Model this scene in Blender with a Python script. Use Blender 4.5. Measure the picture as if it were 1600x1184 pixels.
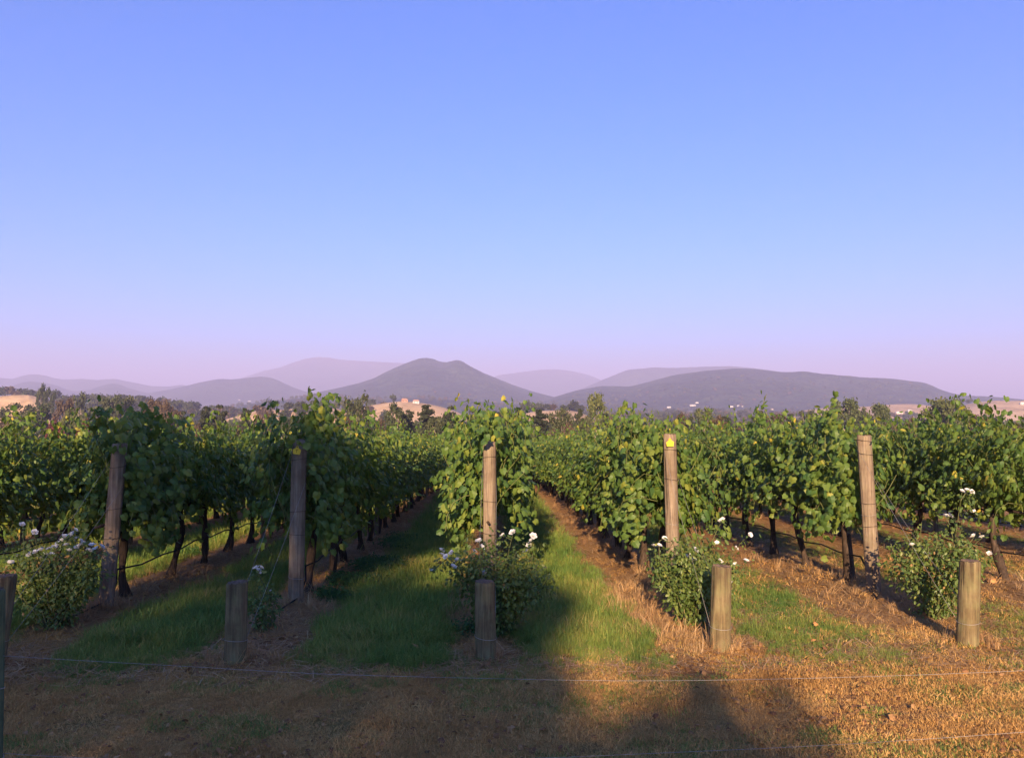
import bpy, math, random
import numpy as np
from mathutils import Vector, Matrix, noise as mnoise

for o in list(bpy.data.objects):
    bpy.data.objects.remove(o, do_unlink=True)
scene = bpy.context.scene
COL = scene.collection
R = math.radians

# ------------------------------------------------------------------ camera
CAM = Vector((0.0, 0.0, 1.92))
F_PX, CX, CY = 1250.0, 800.0, 592.0
PITCH, YAW = R(1.51), R(1.47)
cam_d = bpy.data.cameras.new("camera")
cam = bpy.data.objects.new("camera", cam_d)
COL.objects.link(cam)
cam_d.sensor_width = 36.0
cam_d.lens = 36.0 * F_PX / 1600.0
cam_d.clip_start = 0.05
cam_d.clip_end = 80000.0
cam.location = CAM
cam.rotation_euler = (R(90) + PITCH, 0, -YAW)
scene.camera = cam

# ------------------------------------------------------------------ light
SUN_AZ, SUN_EL = R(7.0), R(18.0)          # direction the light travels, from +Y towards +X
SUN_DIR = Vector((math.sin(SUN_AZ) * math.cos(SUN_EL), math.cos(SUN_AZ) * math.cos(SUN_EL), -math.sin(SUN_EL)))
world = bpy.data.worlds.new("World")
scene.world = world
world.use_nodes = True
wn, wl = world.node_tree.nodes, world.node_tree.links
wn.clear()
w_out = wn.new("ShaderNodeOutputWorld")
w_bg = wn.new("ShaderNodeBackground")
w_sky = wn.new("ShaderNodeTexSky")
w_sky.sky_type = 'NISHITA'
w_sky.sun_disc = False
w_sky.sun_elevation = SUN_EL
w_sky.sun_rotation = SUN_AZ + math.pi
w_sky.altitude = 0.0
w_sky.air_density = 1.0
w_sky.dust_density = 1.0
w_sky.ozone_density = 3.0
w_mul = wn.new("ShaderNodeMix")
w_mul.data_type = 'RGBA'
w_mul.blend_type = 'MULTIPLY'
w_mul.inputs[0].default_value = 1.0
w_mul.inputs[7].default_value = (0.23, 0.56, 1.14, 1)
wl.new(w_sky.outputs[0], w_mul.inputs[6])
wl.new(w_mul.outputs[2], w_bg.inputs[0])
w_bg.inputs[1].default_value = 0.062
wl.new(w_bg.outputs[0], w_out.inputs[0])

sun_d = bpy.data.lights.new("sun", 'SUN')
sun_d.energy = 5.0
sun_d.angle = R(0.53)
sun_d.color = (1.0, 0.70, 0.42)
sun = bpy.data.objects.new("sun", sun_d)
COL.objects.link(sun)
sun.rotation_euler = SUN_DIR.to_track_quat('-Z', 'Y').to_euler()
sun.location = (-40, -30, 40)

scene.render.engine = 'CYCLES'
scene.view_settings.view_transform = 'Standard'
scene.view_settings.look = 'None'
scene.view_settings.exposure = 1.9
scene.view_settings.gamma = 1.0
scene.view_settings.use_curve_mapping = False
cy = scene.cycles
cy.use_denoising = True
cy.max_bounces = 5
cy.diffuse_bounces = 2
cy.glossy_bounces = 2
cy.transmission_bounces = 4
cy.volume_bounces = 0
cy.transparent_max_bounces = 8
cy.caustics_reflective = False
cy.caustics_refractive = False
cy.sample_clamp_indirect = 4.0

# ------------------------------------------------------------------ picture geometry used for measuring the place
_cp, _sp, _cy, _sy = math.cos(PITCH), math.sin(PITCH), math.cos(YAW), math.sin(YAW)
def ray(px, py):
    u, v = (px - CX) / F_PX, (CY - py) / F_PX
    fy, fz = _cp - v * _sp, _sp + v * _cp
    return Vector((u * _cy + fy * _sy, -u * _sy + fy * _cy, fz))
def at(px, py, D):
    d = ray(px, py)
    return CAM + d * (D / d.y)

# ------------------------------------------------------------------ numpy noise
def _hash(ix, iy, s):
    h = np.sin(ix * 127.1 + iy * 311.7 + s * 74.7) * 43758.5453
    return h - np.floor(h)
def vnoise(x, y, s=0.0):
    x = np.asarray(x, float); y = np.asarray(y, float)
    ix, iy = np.floor(x), np.floor(y)
    fx, fy = x - ix, y - iy
    fx = fx * fx * (3 - 2 * fx); fy = fy * fy * (3 - 2 * fy)
    a, b = _hash(ix, iy, s), _hash(ix + 1, iy, s)
    c, d = _hash(ix, iy + 1, s), _hash(ix + 1, iy + 1, s)
    return (a * (1 - fx) + b * fx) * (1 - fy) + (c * (1 - fx) + d * fx) * fy
def fbm(x, y, s=0.0, n=3):
    t, a, q = 0.0, 0.5, 0.0
    for i in range(n):
        t = t + a * vnoise(x * 2 ** i, y * 2 ** i, s + i * 9.3); q += a; a *= 0.5
    return t / q

# rows: x position and distance of the end post
ROWX = {-6: -13.1, -5: -10.9, -4: -8.72, -3: -6.55, -2: -4.38, -1: -2.26, 0: -0.02, 1: 2.18, 2: 4.55, 3: 6.8, 4: 9.0, 5: 11.2, 6: 13.4}
def row_end(k): return 9.42 + 0.13 * k
STAKE = {-2: (-4.21, 6.92), -1: (-2.21, 7.02), 0: (-0.045, 7.12), 1: (2.07, 7.26), 2: (4.43, 7.40)}
_ty = np.array([-30000, -40, -10, 26, 90, 130, 200, 400, 600, 1500, 3000, 40000], float)
_tz = np.array([1.2, 1.2, 0.5, -1.3, -5.6, -9.0, -13.0, -18, -22, -28, -30, -30], float)
def base_z(x, y):
    z = np.interp(y, _ty, _tz)
    far = np.clip((np.hypot(x, y) - 120) / 600, 0, 1)
    return z + far * 5.0 * (fbm(np.asarray(x) / 420.0, np.asarray(y) / 420.0, 3.0) - 0.5)
_rx = np.array([ROWX[k] for k in sorted(ROWX)])
_re = np.array([row_end(k) for k in sorted(ROWX)])
def ground_z(x, y):
    x = np.asarray(x, float); y = np.asarray(y, float)
    z = base_z(x, y)
    near = np.clip((45 - np.abs(y)) / 20, 0, 1) * np.clip((22 - np.abs(x)) / 6, 0, 1)
    m = 0.035 * (fbm(x / 0.8, y / 0.8, 1.0) - 0.5) + 0.05 * (fbm(x / 2.7, y / 2.7, 2.0) - 0.5)
    for rx, re in zip(_rx, _re):
        m = m + 0.055 * np.exp(-((x - rx) / 0.36) ** 2) * np.clip((y - re + 1.2) / 0.8, 0, 1)
    for sx, sy in STAKE.values():
        m = m + 0.045 * np.exp(-(((x - sx - 0.1) / 0.3) ** 2 + ((y - sy - 0.05) / 0.22) ** 2))
    return z + near * m
def gz(x, y): return float(ground_z(x, y))
def ground_at(px, py):
    d = ray(px, py)
    t = 3.0
    for _ in range(40):
        p = CAM + d * t
        e = p.z - float(base_z(p.x, p.y))
        t += e / max(0.02, (-d.z - 0.05)) * 0.8
    p = CAM + d * t
    return Vector((p.x, p.y, gz(p.x, p.y)))

# ------------------------------------------------------------------ materials
def mat(name):
    m = bpy.data.materials.new(name); m.use_nodes = True
    n, l = m.node_tree.nodes, m.node_tree.links
    n.clear()
    o = n.new("ShaderNodeOutputMaterial")
    return m, n, l, o
def ramp(n, stops, interp='LINEAR'):
    r = n.new("ShaderNodeValToRGB"); cr = r.color_ramp; cr.interpolation = interp
    while len(cr.elements) > 1: cr.elements.remove(cr.elements[-1])
    cr.elements[0].position, cr.elements[0].color = stops[0][0], (*stops[0][1], 1)
    for p, c in stops[1:]:
        e = cr.elements.new(p); e.color = (*c, 1)
    return r
def texnoise(n, l, vec, scale, detail=4, rough=0.6):
    t = n.new("ShaderNodeTexNoise"); t.inputs["Scale"].default_value = scale
    t.inputs["Detail"].default_value = detail; t.inputs["Roughness"].default_value = rough
    if vec is not None: l.new(vec, t.inputs["Vector"])
    return t
def mixc(n, l, fac, a, b, mode='MIX'):
    m = n.new("ShaderNodeMix"); m.data_type = 'RGBA'; m.blend_type = mode
    for v, s in ((fac, 0), (a, 6), (b, 7)):
        if isinstance(v, (int, float)): m.inputs[s].default_value = v
        elif isinstance(v, tuple): m.inputs[s].default_value = (*v, 1)
        else: l.new(v, m.inputs[s])
    return m.outputs[2]
def mathn(n, l, op, a, b=None, clamp=False):
    m = n.new("ShaderNodeMath"); m.operation = op; m.use_clamp = clamp
    for v, s in ((a, 0), (b, 1)):
        if v is None: continue
        if isinstance(v, (int, float)): m.inputs[s].default_value = v
        else: l.new(v, m.inputs[s])
    return m.outputs[0]

def leaf_mat(name, stops, trans_col, trans=0.35, rough=0.5, spec=0.35, inst=0.0, patch=0.0):
    m, n, l, o = mat(name)
    a = n.new("ShaderNodeAttribute"); a.attribute_name = "tint"
    fac = a.outputs["Fac"]
    if inst > 0:
        oi = n.new("ShaderNodeObjectInfo")
        fac = mathn(n, l, 'ADD', mathn(n, l, 'MULTIPLY', fac, 1 - inst), mathn(n, l, 'MULTIPLY', oi.outputs["Random"], inst))
    if patch > 0:
        tn = texnoise(n, l, oi.outputs["Location"], patch, 4, 0.6)
        fac = mathn(n, l, 'ADD', fac, mathn(n, l, 'MULTIPLY', mathn(n, l, 'SUBTRACT', tn.outputs[0], 0.5), 1.7), True)
    r = ramp(n, stops); l.new(fac, r.inputs[0])
    p = n.new("ShaderNodeBsdfPrincipled")
    l.new(r.outputs[0], p.inputs["Base Color"])
    p.inputs["Roughness"].default_value = rough
    p.inputs["Specular IOR Level"].default_value = spec
    t = n.new("ShaderNodeBsdfTranslucent")
    l.new(mixc(n, l, 0.6, r.outputs[0], trans_col), t.inputs[0])
    mx = n.new("ShaderNodeMixShader"); mx.inputs[0].default_value = trans
    l.new(p.outputs[0], mx.inputs[1]); l.new(t.outputs[0], mx.inputs[2])
    l.new(mx.outputs[0], o.inputs[0])
    return m

M = {}
M['vine_leaf'] = leaf_mat("vine_leaf", [(0, (.040, .100, .030)), (.4, (.105, .170, .034)), (.75, (.22, .245, .042)), (.93, (.32, .30, .05)), (1, (.5, .4, .06))], (.33, .35, .035), 0.38, 0.5, 0.3)
M['rose_leaf'] = leaf_mat("rose_leaf", [(0, (.045, .09, .022)), (.5, (.115, .165, .035)), (.85, (.21, .225, .05)), (1, (.32, .20, .08))], (.28, .31, .05), 0.33, 0.45, 0.4)
M['green_grass'] = leaf_mat("green_grass", [(0, (.085, .18, .045)), (.5, (.17, .255, .055)), (.8, (.30, .31, .075)), (1, (.5, .37, .14))], (.3, .36, .06), 0.4, 0.55, 0.2, 0.45, 1.1)
M['weed_leaf'] = leaf_mat("weed_leaf", [(0, (.03, .085, .025)), (1, (.07, .15, .04))], (.2, .3, .05), 0.3, 0.5, 0.3, 0.3)
M['dry_grass'] = leaf_mat("dry_grass", [(0, (.29, .155, .052)), (.5, (.53, .305, .10)), (.85, (.66, .43, .17)), (1, (.22, .23, .055))], (.5, .33, .14), 0.3, 0.65, 0.15, 0.45, 1.6)
M['straw'] = leaf_mat("straw", [(0, (.2, .1, .05)), (.6, (.42, .26, .12)), (1, (.58, .43, .25))], (.5, .35, .15), 0.15, 0.6, 0.2, 0.5)
M['litter'] = leaf_mat("litter", [(0, (.07, .035, .02)), (.5, (.24, .12, .05)), (1, (.5, .32, .14))], (.4, .25, .1), 0.2, 0.7, 0.2, 0.5)
M['gum_leaf'] = leaf_mat("gum_leaf", [(0, (.028, .04, .018)), (.6, (.06, .07, .028)), (1, (.11, .105, .045))], (.12, .13, .04), 0.2, 0.55, 0.2, 0.3)
M['olive_leaf'] = leaf_mat("olive_leaf", [(0, (.04, .06, .02)), (.6, (.085, .10, .032)), (1, (.15, .15, .05))], (.17, .18, .05), 0.2, 0.55, 0.2, 0.3)
M['pine_leaf'] = leaf_mat("pine_leaf", [(0, (.016, .022, .011)), (.7, (.035, .042, .018)), (1, (.075, .066, .028))], (.07, .07, .02), 0.12, 0.6, 0.15, 0.3)
M['brown_leaf'] = leaf_mat("brown_leaf", [(0, (.046, .034, .02)), (.6, (.09, .062, .034)), (1, (.14, .095, .05))], (.12, .09, .04), 0.2, 0.55, 0.2, 0.3)
M['red_leaf'] = leaf_mat("red_leaf", [(0, (.06, .014, .012)), (.6, (.12, .026, .02)), (1, (.18, .055, .03))], (.2, .04, .02), 0.2, 0.5, 0.25, 0.2)
M['petal'] = leaf_mat("petal", [(0, (.74, .72, .68)), (1, (.84, .83, .80))], (.8, .78, .72), 0.25, 0.6, 0.2)

def wood_mat(name, dark, mid, light, green=0.0, crack=0.55, stain=0.0):
    m, n, l, o = mat(name)
    tc = n.new("ShaderNodeTexCoord"); mp = n.new("ShaderNodeMapping")
    mp.inputs["Scale"].default_value = (1, 1, 0.06)
    l.new(tc.outputs["Object"], mp.inputs[0])
    oi = n.new("ShaderNodeObjectInfo")
    mv = n.new("ShaderNodeVectorMath"); mv.operation = 'ADD'
    l.new(mp.outputs[0], mv.inputs[0]); 
    cx_ = n.new("ShaderNodeCombineXYZ"); l.new(mathn(n, l, 'MULTIPLY', oi.outputs["Random"], 31.0), cx_.inputs[2])
    l.new(cx_.outputs[0], mv.inputs[1])
    g = texnoise(n, l, mv.outputs[0], 46, 6, 0.62)
    g2 = texnoise(n, l, mv.outputs[0], 13, 4, 0.6)
    big = texnoise(n, l, tc.outputs["Object"], 4.5, 4, 0.65)
    r = ramp(n, [(.28, dark), (.5, mid), (.72, light)]); l.new(g.outputs[0], r.inputs[0])
    rb = ramp(n, [(.35, (.55, .5, .45)), (.62, (1, 1, 1))]); l.new(big.outputs[0], rb.inputs[0])
    c = mixc(n, l, 0.7, r.outputs[0], rb.outputs[0], 'MULTIPLY')
    rc = ramp(n, [(.33, (0, 0, 0)), (.39, (1, 1, 1))]); l.new(g2.outputs[0], rc.inputs[0])
    c = mixc(n, l, crack, c, rc.outputs[0], 'MULTIPLY')
    if green > 0:
        gn = texnoise(n, l, tc.outputs["Object"], 9, 5, 0.6)
        rg = ramp(n, [(.45, (0, 0, 0)), (.7, (1, 1, 1))]); l.new(gn.outputs[0], rg.inputs[0])
        c = mixc(n, l, mathn(n, l, 'MULTIPLY', rg.outputs[0], green), c, (.14, .15, .06))
    if stain > 0:   # dark weather streaks running down from the cut top
        sx = n.new("ShaderNodeSeparateXYZ"); l.new(tc.outputs["Object"], sx.inputs[0])
        st = texnoise(n, l, mv.outputs[0], 17, 3, 0.5)
        zz = mathn(n, l, 'MULTIPLY', mathn(n, l, 'SUBTRACT', sx.outputs[2], 0.40), 2.4)
        mk = mathn(n, l, 'MULTIPLY', mathn(n, l, 'ADD', zz, mathn(n, l, 'MULTIPLY', mathn(n, l, 'SUBTRACT', st.outputs[0], 0.58), 5.0)), stain, True)
        c = mixc(n, l, mk, c, (.05, .032, .02))
    p = n.new("ShaderNodeBsdfPrincipled"); l.new(c, p.inputs["Base Color"])
    p.inputs["Roughness"].default_value = 0.85; p.inputs["Specular IOR Level"].default_value = 0.2
    b = n.new("ShaderNodeBump"); b.inputs["Strength"].default_value = 0.7; b.inputs["Distance"].default_value = 0.012
    l.new(mathn(n, l, 'ADD', g.outputs[0], mathn(n, l, 'MULTIPLY', rc.outputs[0], 0.7)), b.inputs["Height"])
    l.new(b.outputs[0], p.inputs["Normal"])
    l.new(p.outputs[0], o.inputs[0])
    return m
M['post_wood'] = wood_mat("post_wood", (.12, .088, .062), (.205, .155, .11), (.30, .235, .17), 0.2)
M['stake_wood'] = wood_mat("stake_wood", (.085, .065, .036), (.165, .128, .068), (.25, .195, .105), 0.45, 0.6, 0.8)
M['end_grain'] = wood_mat("end_grain", (.07, .045, .03), (.14, .095, .065), (.22, .16, .11), 0.1, 0.3)
M['vine_bark'] = wood_mat("vine_bark", (.02, .014, .011), (.055, .038, .028), (.10, .07, .052), 0.0)
M['gum_bark'] = wood_mat("gum_bark", (.22, .17, .13), (.38, .31, .25), (.5, .43, .36), 0.0, 0.2)
M['dark_bark'] = wood_mat("dark_bark", (.04, .03, .022), (.08, .06, .045), (.12, .09, .07), 0.0, 0.3)

def plain(name, col, rough=0.6, metal=0.0, spec=0.3, vary=0.15, scale=30):
    m, n, l, o = mat(name)
    tc = n.new("ShaderNodeTexCoord"); t = texnoise(n, l, tc.outputs["Object"], scale, 3)
    a = tuple(max(0, x * (1 - vary)) for x in col); b = tuple(min(1, x * (1 + vary)) for x in col)
    r = ramp(n, [(.3, a), (.7, b)]); l.new(t.outputs[0], r.inputs[0])
    p = n.new("ShaderNodeBsdfPrincipled"); l.new(r.outputs[0], p.inputs["Base Color"])
    p.inputs["Roughness"].default_value = rough; p.inputs["Metallic"].default_value = metal
    p.inputs["Specular IOR Level"].default_value = spec
    l.new(p.outputs[0], o.inputs[0])
    return m
M['wire'] = plain("galvanised_wire", (.30, .28, .26), 0.6, 0.4)
M['rust_wire'] = plain("rusty_wire", (.06, .045, .035), 0.8, 0.2)
M['hose'] = plain("black_poly_hose", (.012, .012, .013), 0.5)
M['tag'] = plain("yellow_plastic", (.62, .44, .03), 0.35, vary=0.06)
M['tag_ink'] = plain("tag_ink", (.08, .06, .02), 0.7)
M['rose_stem'] = plain("rose_stem", (.09, .10, .035), 0.6, vary=.4, scale=12)
M['vine_stem'] = plain("vine_stem", (.12, .13, .04), 0.6, vary=.4, scale=12)
M['house_wall'] = plain("house_wall", (.55, .52, .48), 0.8, vary=.05, scale=1)
M['house_roof'] = plain("house_roof", (.42, .40, .39), 0.6, vary=.1, scale=1)
M['roof_white'] = plain("roof_white", (.55, .53, .50), 0.6, vary=.05, scale=1)
M['roof_rust'] = plain("roof_rust", (.33, .19, .14), 0.7, vary=.1, scale=1)
M['dry_leaf'] = plain("dry_leaf", (.42, .20, .07), 0.6, vary=.3, scale=40)
M['green_post'] = wood_mat("green_post", (.05, .08, .045), (.09, .13, .07), (.14, .18, .10), 0.5)

def ground_material():
    m, n, l, o = mat("ground_soil_and_grass")
    g = n.new("ShaderNodeNewGeometry"); pos = g.outputs["Position"]
    fine = texnoise(n, l, pos, 55, 6, 0.7)
    mid = texnoise(n, l, pos, 9, 5, 0.65)
    big = texnoise(n, l, pos, 1.7, 4, 0.6)
    straw = ramp(n, [(.25, (.18, .10, .033)), (.5, (.37, .215, .072)), (.75, (.52, .33, .12))]); l.new(fine.outputs[0], straw.inputs[0])
    soil = ramp(n, [(.3, (.13, .06, .03)), (.7, (.32, .16, .08))]); l.new(mid.outputs[0], soil.inputs[0])
    grn = ramp(n, [(.3, (.035, .055, .016)), (.7, (.10, .12, .035))]); l.new(fine.outputs[0], grn.inputs[0])
    a = n.new("ShaderNodeAttribute"); a.attribute_name = "soil"
    b = n.new("ShaderNodeAttribute"); b.attribute_name = "lush"
    w = mathn(n, l, 'MULTIPLY', mathn(n, l, 'SUBTRACT', big.outputs[0], 0.5), 0.9)
    fs = mathn(n, l, 'ADD', a.outputs["Fac"], w, True)
    fl = mathn(n, l, 'ADD', b.outputs["Fac"], w, True)
    c = mixc(n, l, fl, straw.outputs[0], grn.outputs[0])
    c = mixc(n, l, fs, c, soil.outputs[0])
    # far country: paddock, scrub and grass patches
    far = texnoise(n, l, pos, 0.006, 6, 0.6)
    rf = ramp(n, [(.36, (.035, .045, .02)), (.5, (.075, .085, .03)), (.6, (.16, .13, .06)), (.7, (.36, .26, .14))]); l.new(far.outputs[0], rf.inputs[0])
    ln = n.new("ShaderNodeVectorMath"); ln.operation = 'LENGTH'; l.new(pos, ln.inputs[0])
    ff = mathn(n, l, 'DIVIDE', mathn(n, l, 'SUBTRACT', ln.outputs["Value"], 90.0), 60.0, True)
    c = mixc(n, l, ff, c, rf.outputs[0])
    p = n.new("ShaderNodeBsdfPrincipled"); l.new(c, p.inputs["Base Color"])
    p.inputs["Roughness"].default_value = 0.95; p.inputs["Specular IOR Level"].default_value = 0.1
    bp = n.new("ShaderNodeBump"); bp.inputs["Strength"].default_value = 0.9; bp.inputs["Distance"].default_value = 0.03
    l.new(mathn(n, l, 'ADD', fine.outputs[0], mid.outputs[0]), bp.inputs["Height"]); l.new(bp.outputs[0], p.inputs["Normal"])
    l.new(p.outputs[0], o.inputs[0])
    return m
M['ground'] = ground_material()

def hill_material(name, stops, scale, bump=20.0, fine=6.0):
    m, n, l, o = mat(name)
    g = n.new("ShaderNodeNewGeometry"); pos = g.outputs["Position"]
    a = texnoise(n, l, pos, scale, 8, 0.65); b = texnoise(n, l, pos, scale * fine, 4, 0.7)
    r = ramp(n, stops)
    l.new(mathn(n, l, 'ADD', mathn(n, l, 'MULTIPLY', a.outputs[0], .55), mathn(n, l, 'MULTIPLY', b.outputs[0], .45)), r.inputs[0])
    p = n.new("ShaderNodeBsdfPrincipled"); l.new(r.outputs[0], p.inputs["Base Color"])
    p.inputs["Roughness"].default_value = 0.95; p.inputs["Specular IOR Level"].default_value = 0.05
    bp = n.new("ShaderNodeBump"); bp.inputs["Strength"].default_value = 1.0; bp.inputs["Distance"].default_value = bump
    l.new(b.outputs[0], bp.inputs["Height"]); l.new(bp.outputs[0], p.inputs["Normal"])
    l.new(p.outputs[0], o.inputs[0])
    return m
M['forest_hill'] = hill_material("forest_hill", [(.38, (.008, .017, .013)), (.5, (.020, .038, .026)), (.6, (.05, .07, .040))], 0.004, 40.0)
M['paddock'] = hill_material("dry_paddock", [(.38, (.22, .16, .085)), (.48, (.42, .285, .16)), (.62, (.54, .39, .23))], 0.02, 1.5)

# ------------------------------------------------------------------ mesh helpers
def new_mesh(name, V, F, tint=None, smooth=False):
    V = np.asarray(V, np.float32).reshape(-1, 3)
    me = bpy.data.meshes.new(name)
    if isinstance(F, np.ndarray):
        nf, k = F.shape
        me.vertices.add(len(V)); me.vertices.foreach_set("co", V.ravel())
        me.loops.add(nf * k); me.loops.foreach_set("vertex_index", F.astype(np.int32).ravel())
        me.polygons.add(nf)
        me.polygons.foreach_set("loop_start", np.arange(0, nf * k, k, dtype=np.int32))
        me.update(calc_edges=True)
    else:
        me.from_pydata([tuple(map(float, v)) for v in V], [], F); me.update()
    if tint is not None:
        at_ = me.attributes.new("tint", 'FLOAT', 'POINT'); at_.data.foreach_set("value", np.asarray(tint, np.float32))
    me.polygons.foreach_set("use_smooth", np.full(len(me.polygons), smooth))
    me.validate()
    return me
def link(name, me, material=None, parent=None, loc=None, rot=None, scl=None):
    o = bpy.data.objects.new(name, me); COL.objects.link(o)
    if material is not None and me is not None and len(me.materials) == 0: me.materials.append(material)
    if parent is not None: o.parent = parent
    if loc is not None: o.location = loc
    if rot is not None: o.rotation_euler = rot
    if scl is not None: o.scale = scl
    return o
def tag(o, label=None, cat=None, group=None, kind=None):
    if label: o["label"] = label
    if cat: o["category"] = cat
    if group: o["group"] = group
    if kind: o["kind"] = kind
    return o
def thing(name, loc, label, cat, group=None, rotz=0.0):
    e = link(name, None, loc=loc, rot=(0, 0, rotz))
    e.empty_display_size = 0.2
    return tag(e, label, cat, group)

class MB:
    def __init__(s): s.v, s.f = [], []
    def add(s, vs, fs):
        b = len(s.v); s.v += [tuple(v) for v in vs]; s.f += [tuple(i + b for i in f) for f in fs]
    def tube(s, pts, rad, n=8, cap=True, wob=0.0, rnd=None):
        pts = [Vector(p) for p in pts]
        if not isinstance(rad, (list, tuple)): rad = [rad] * len(pts)
        rings = []
        t0 = (pts[1] - pts[0]).normalized()
        up = Vector((0, 1, 0)) if abs(t0.y) < 0.8 else Vector((1, 0, 0))
        u = t0.cross(up).normalized()
        for i, p in enumerate(pts):
            t = (pts[min(i + 1, len(pts) - 1)] - pts[max(i - 1, 0)]).normalized()
            u = (u - t * u.dot(t)).normalized(); w = t.cross(u)
            ring = []
            for j in range(n):
                a = 2 * math.pi * j / n
                r = rad[i] * (1 + (rnd.uniform(-wob, wob) if rnd else 0))
                ring.append(p + (u * math.cos(a) + w * math.sin(a)) * r)
            rings.append(ring)
        fs = []
        for i in range(len(pts) - 1):
            for j in range(n):
                fs.append((i * n + j, i * n + (j + 1) % n, (i + 1) * n + (j + 1) % n, (i + 1) * n + j))
        if cap:
            fs.append(tuple(reversed(range(n)))); fs.append(tuple((len(pts) - 1) * n + j for j in range(n)))
        s.add([v for r in rings for v in r], fs)
    def box(s, c, h):
        c, h = Vector(c), Vector(h)
        vs = [c + Vector((sx * h.x, sy * h.y, sz * h.z)) for sz in (-1, 1) for sy in (-1, 1) for sx in (-1, 1)]
        s.add(vs, [(0, 2, 3, 1), (4, 5, 7, 6), (0, 1, 5, 4), (2, 6, 7, 3), (0, 4, 6, 2), (1, 3, 7, 5)])
    def mesh(s, name, smooth=False): return new_mesh(name, s.v, s.f, None, smooth)

def leaf_batch(pos, tip, nrm, size, tv, tf, tint):
    """many copies of one leaf template as arrays; tip = direction of the leaf's length, nrm = its face."""
    pos, tip, nrm = (np.asarray(a, float) for a in (pos, tip, nrm))
    nrm /= np.linalg.norm(nrm, axis=1, keepdims=True) + 1e-9
    tip = tip - nrm * np.sum(tip * nrm, axis=1, keepdims=True)
    tip /= np.linalg.norm(tip, axis=1, keepdims=True) + 1e-9
    rt = np.cross(tip, nrm)
    size = np.asarray(size, float)[:, None, None]
    V = pos[:, None, :] + size * (tv[None, :, 0:1] * rt[:, None, :] + tv[None, :, 1:2] * tip[:, None, :] + tv[None, :, 2:3] * nrm[:, None, :])
    m = len(tv)
    F = (tf[None] + (np.arange(len(pos)) * m)[:, None, None]).reshape(-1, tf.shape[1])
    return V.reshape(-1, 3), F, np.repeat(np.asarray(tint, float), m)

def _fan(outline, centre, fold=0.22, droop=0.18):
    pts = [centre] + outline
    v = np.array([(x, y, -fold * abs(x) - droop * y * y + (0.03 if i else 0.05)) for i, (x, y) in enumerate(pts)])
    k = len(outline)
    f = np.array([(0, 1 + i, 1 + (i + 1) % k) for i in range(k)])
    return v, f
_h = [(0.10, -.03), (.36, -.10), (.54, .16), (.46, .35), (.50, .60), (.29, .72)]
GRAPE = _fan([(0, .08)] + _h + [(0, 1.0)] + [(-x, y) for x, y in reversed(_h)], (0, .34), .34, .32)
_h2 = [(.40, -.06), (.50, .45)]
GRAPE_FAR = _fan([(0, .02)] + _h2 + [(0, 1.0)] + [(-x, y) for x, y in reversed(_h2)], (0, .34))
ROSE = _fan([(0, 0), (.30, .35), (.22, .75), (0, 1.0), (-.22, .75), (-.30, .35)], (0, .5), .3, .15)
TUFTQ = (np.array([(-.5, 0, 0), (.5, .1, .1), (.38, .95, -.1), (-.3, 1.0, .12)]), np.array([(0, 1, 2, 3)]))

# ------------------------------------------------------------------ ground sheet
def axis(dense_lo, dense_hi, step, lo, hi, grow=1.16):
    c = list(np.arange(dense_lo, dense_hi + 1e-6, step)); s = step; x = c[-1]
    while x < hi: s *= grow; x = min(hi, x + s); c.append(x)
    s = step; x = c[0]; pre = []
    while x > lo: s *= grow; x = max(lo, x - s); pre.append(x)
    return np.array(pre[::-1] + c)
LIM = 18000.0
gx = axis(-9, 9, 0.11, -LIM, LIM); gy = axis(3.2, 16, 0.11, -LIM, LIM)
X, Y = np.meshgrid(gx, gy)
Z = ground_z(X, Y)
nx, ny = len(gx), len(gy)
ii = (np.arange(ny - 1)[:, None] * nx + np.arange(nx - 1)[None]).ravel()
F = np.stack([ii, ii + 1, ii + nx + 1, ii + nx], 1)
def row_dist(x):
    return np.min(np.abs(np.asarray(x)[..., None] - _rx), axis=-1)
def lushness(x, y):
    """how green the grass grows here: strong along the middle of each aisle, patchy on the mown strip"""
    x = np.asarray(x, float); y = np.asarray(y, float)
    d = row_dist(x + np.where(x > -.2, .2, -.08)) + .34 * (fbm(x / .45, y / .6, 12.0) - .5)
    inn = np.clip((y - 6.5) / 0.9, 0, 1)
    aisle = np.clip((d - 0.24) / 0.40, 0, 1) * inn
    side = np.clip(1.0 - 0.06 * np.clip(x + 1.0, 0, 5) - .12 * np.clip((x - 4.4) / .6, 0, 1), 0.35, 1)
    n_ = fbm(x / 0.7, y / 0.7, 5.0)
    return np.clip(aisle * side * (0.72 + 0.65 * n_) + (1 - inn) * np.clip((n_ - 0.58) * 3.0, 0, 0.6), 0, 1)
def soilness(x, y):
    d = row_dist(x); y = np.asarray(y, float)
    bare = np.clip((fbm(np.asarray(x) / .9, y / .6, 44.0) - .60) * 5, 0, .7) * np.clip((8.4 - y) / .6, 0, 1)
    for sx, sy in STAKE.values():
        bare = np.maximum(bare, .85 * np.exp(-(((np.asarray(x) - sx - .12) / .28) ** 2 + ((y - sy - .08) / .3) ** 2)))
    return np.maximum(bare, np.clip((0.5 - d) / 0.25, 0, 1) * np.clip((y - 8.1) / 0.6, 0, 1) * 0.75)
gme = new_mesh("ground", np.stack([X.ravel(), Y.ravel(), Z.ravel()], 1), F, None, True)
for nm, fn in (("soil", soilness), ("lush", lushness)):
    a_ = gme.attributes.new(nm, 'FLOAT', 'POINT'); a_.data.foreach_set("value", fn(X.ravel(), Y.ravel()).astype(np.float32))
tag(link("ground", gme, M['ground']), kind="structure")

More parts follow.
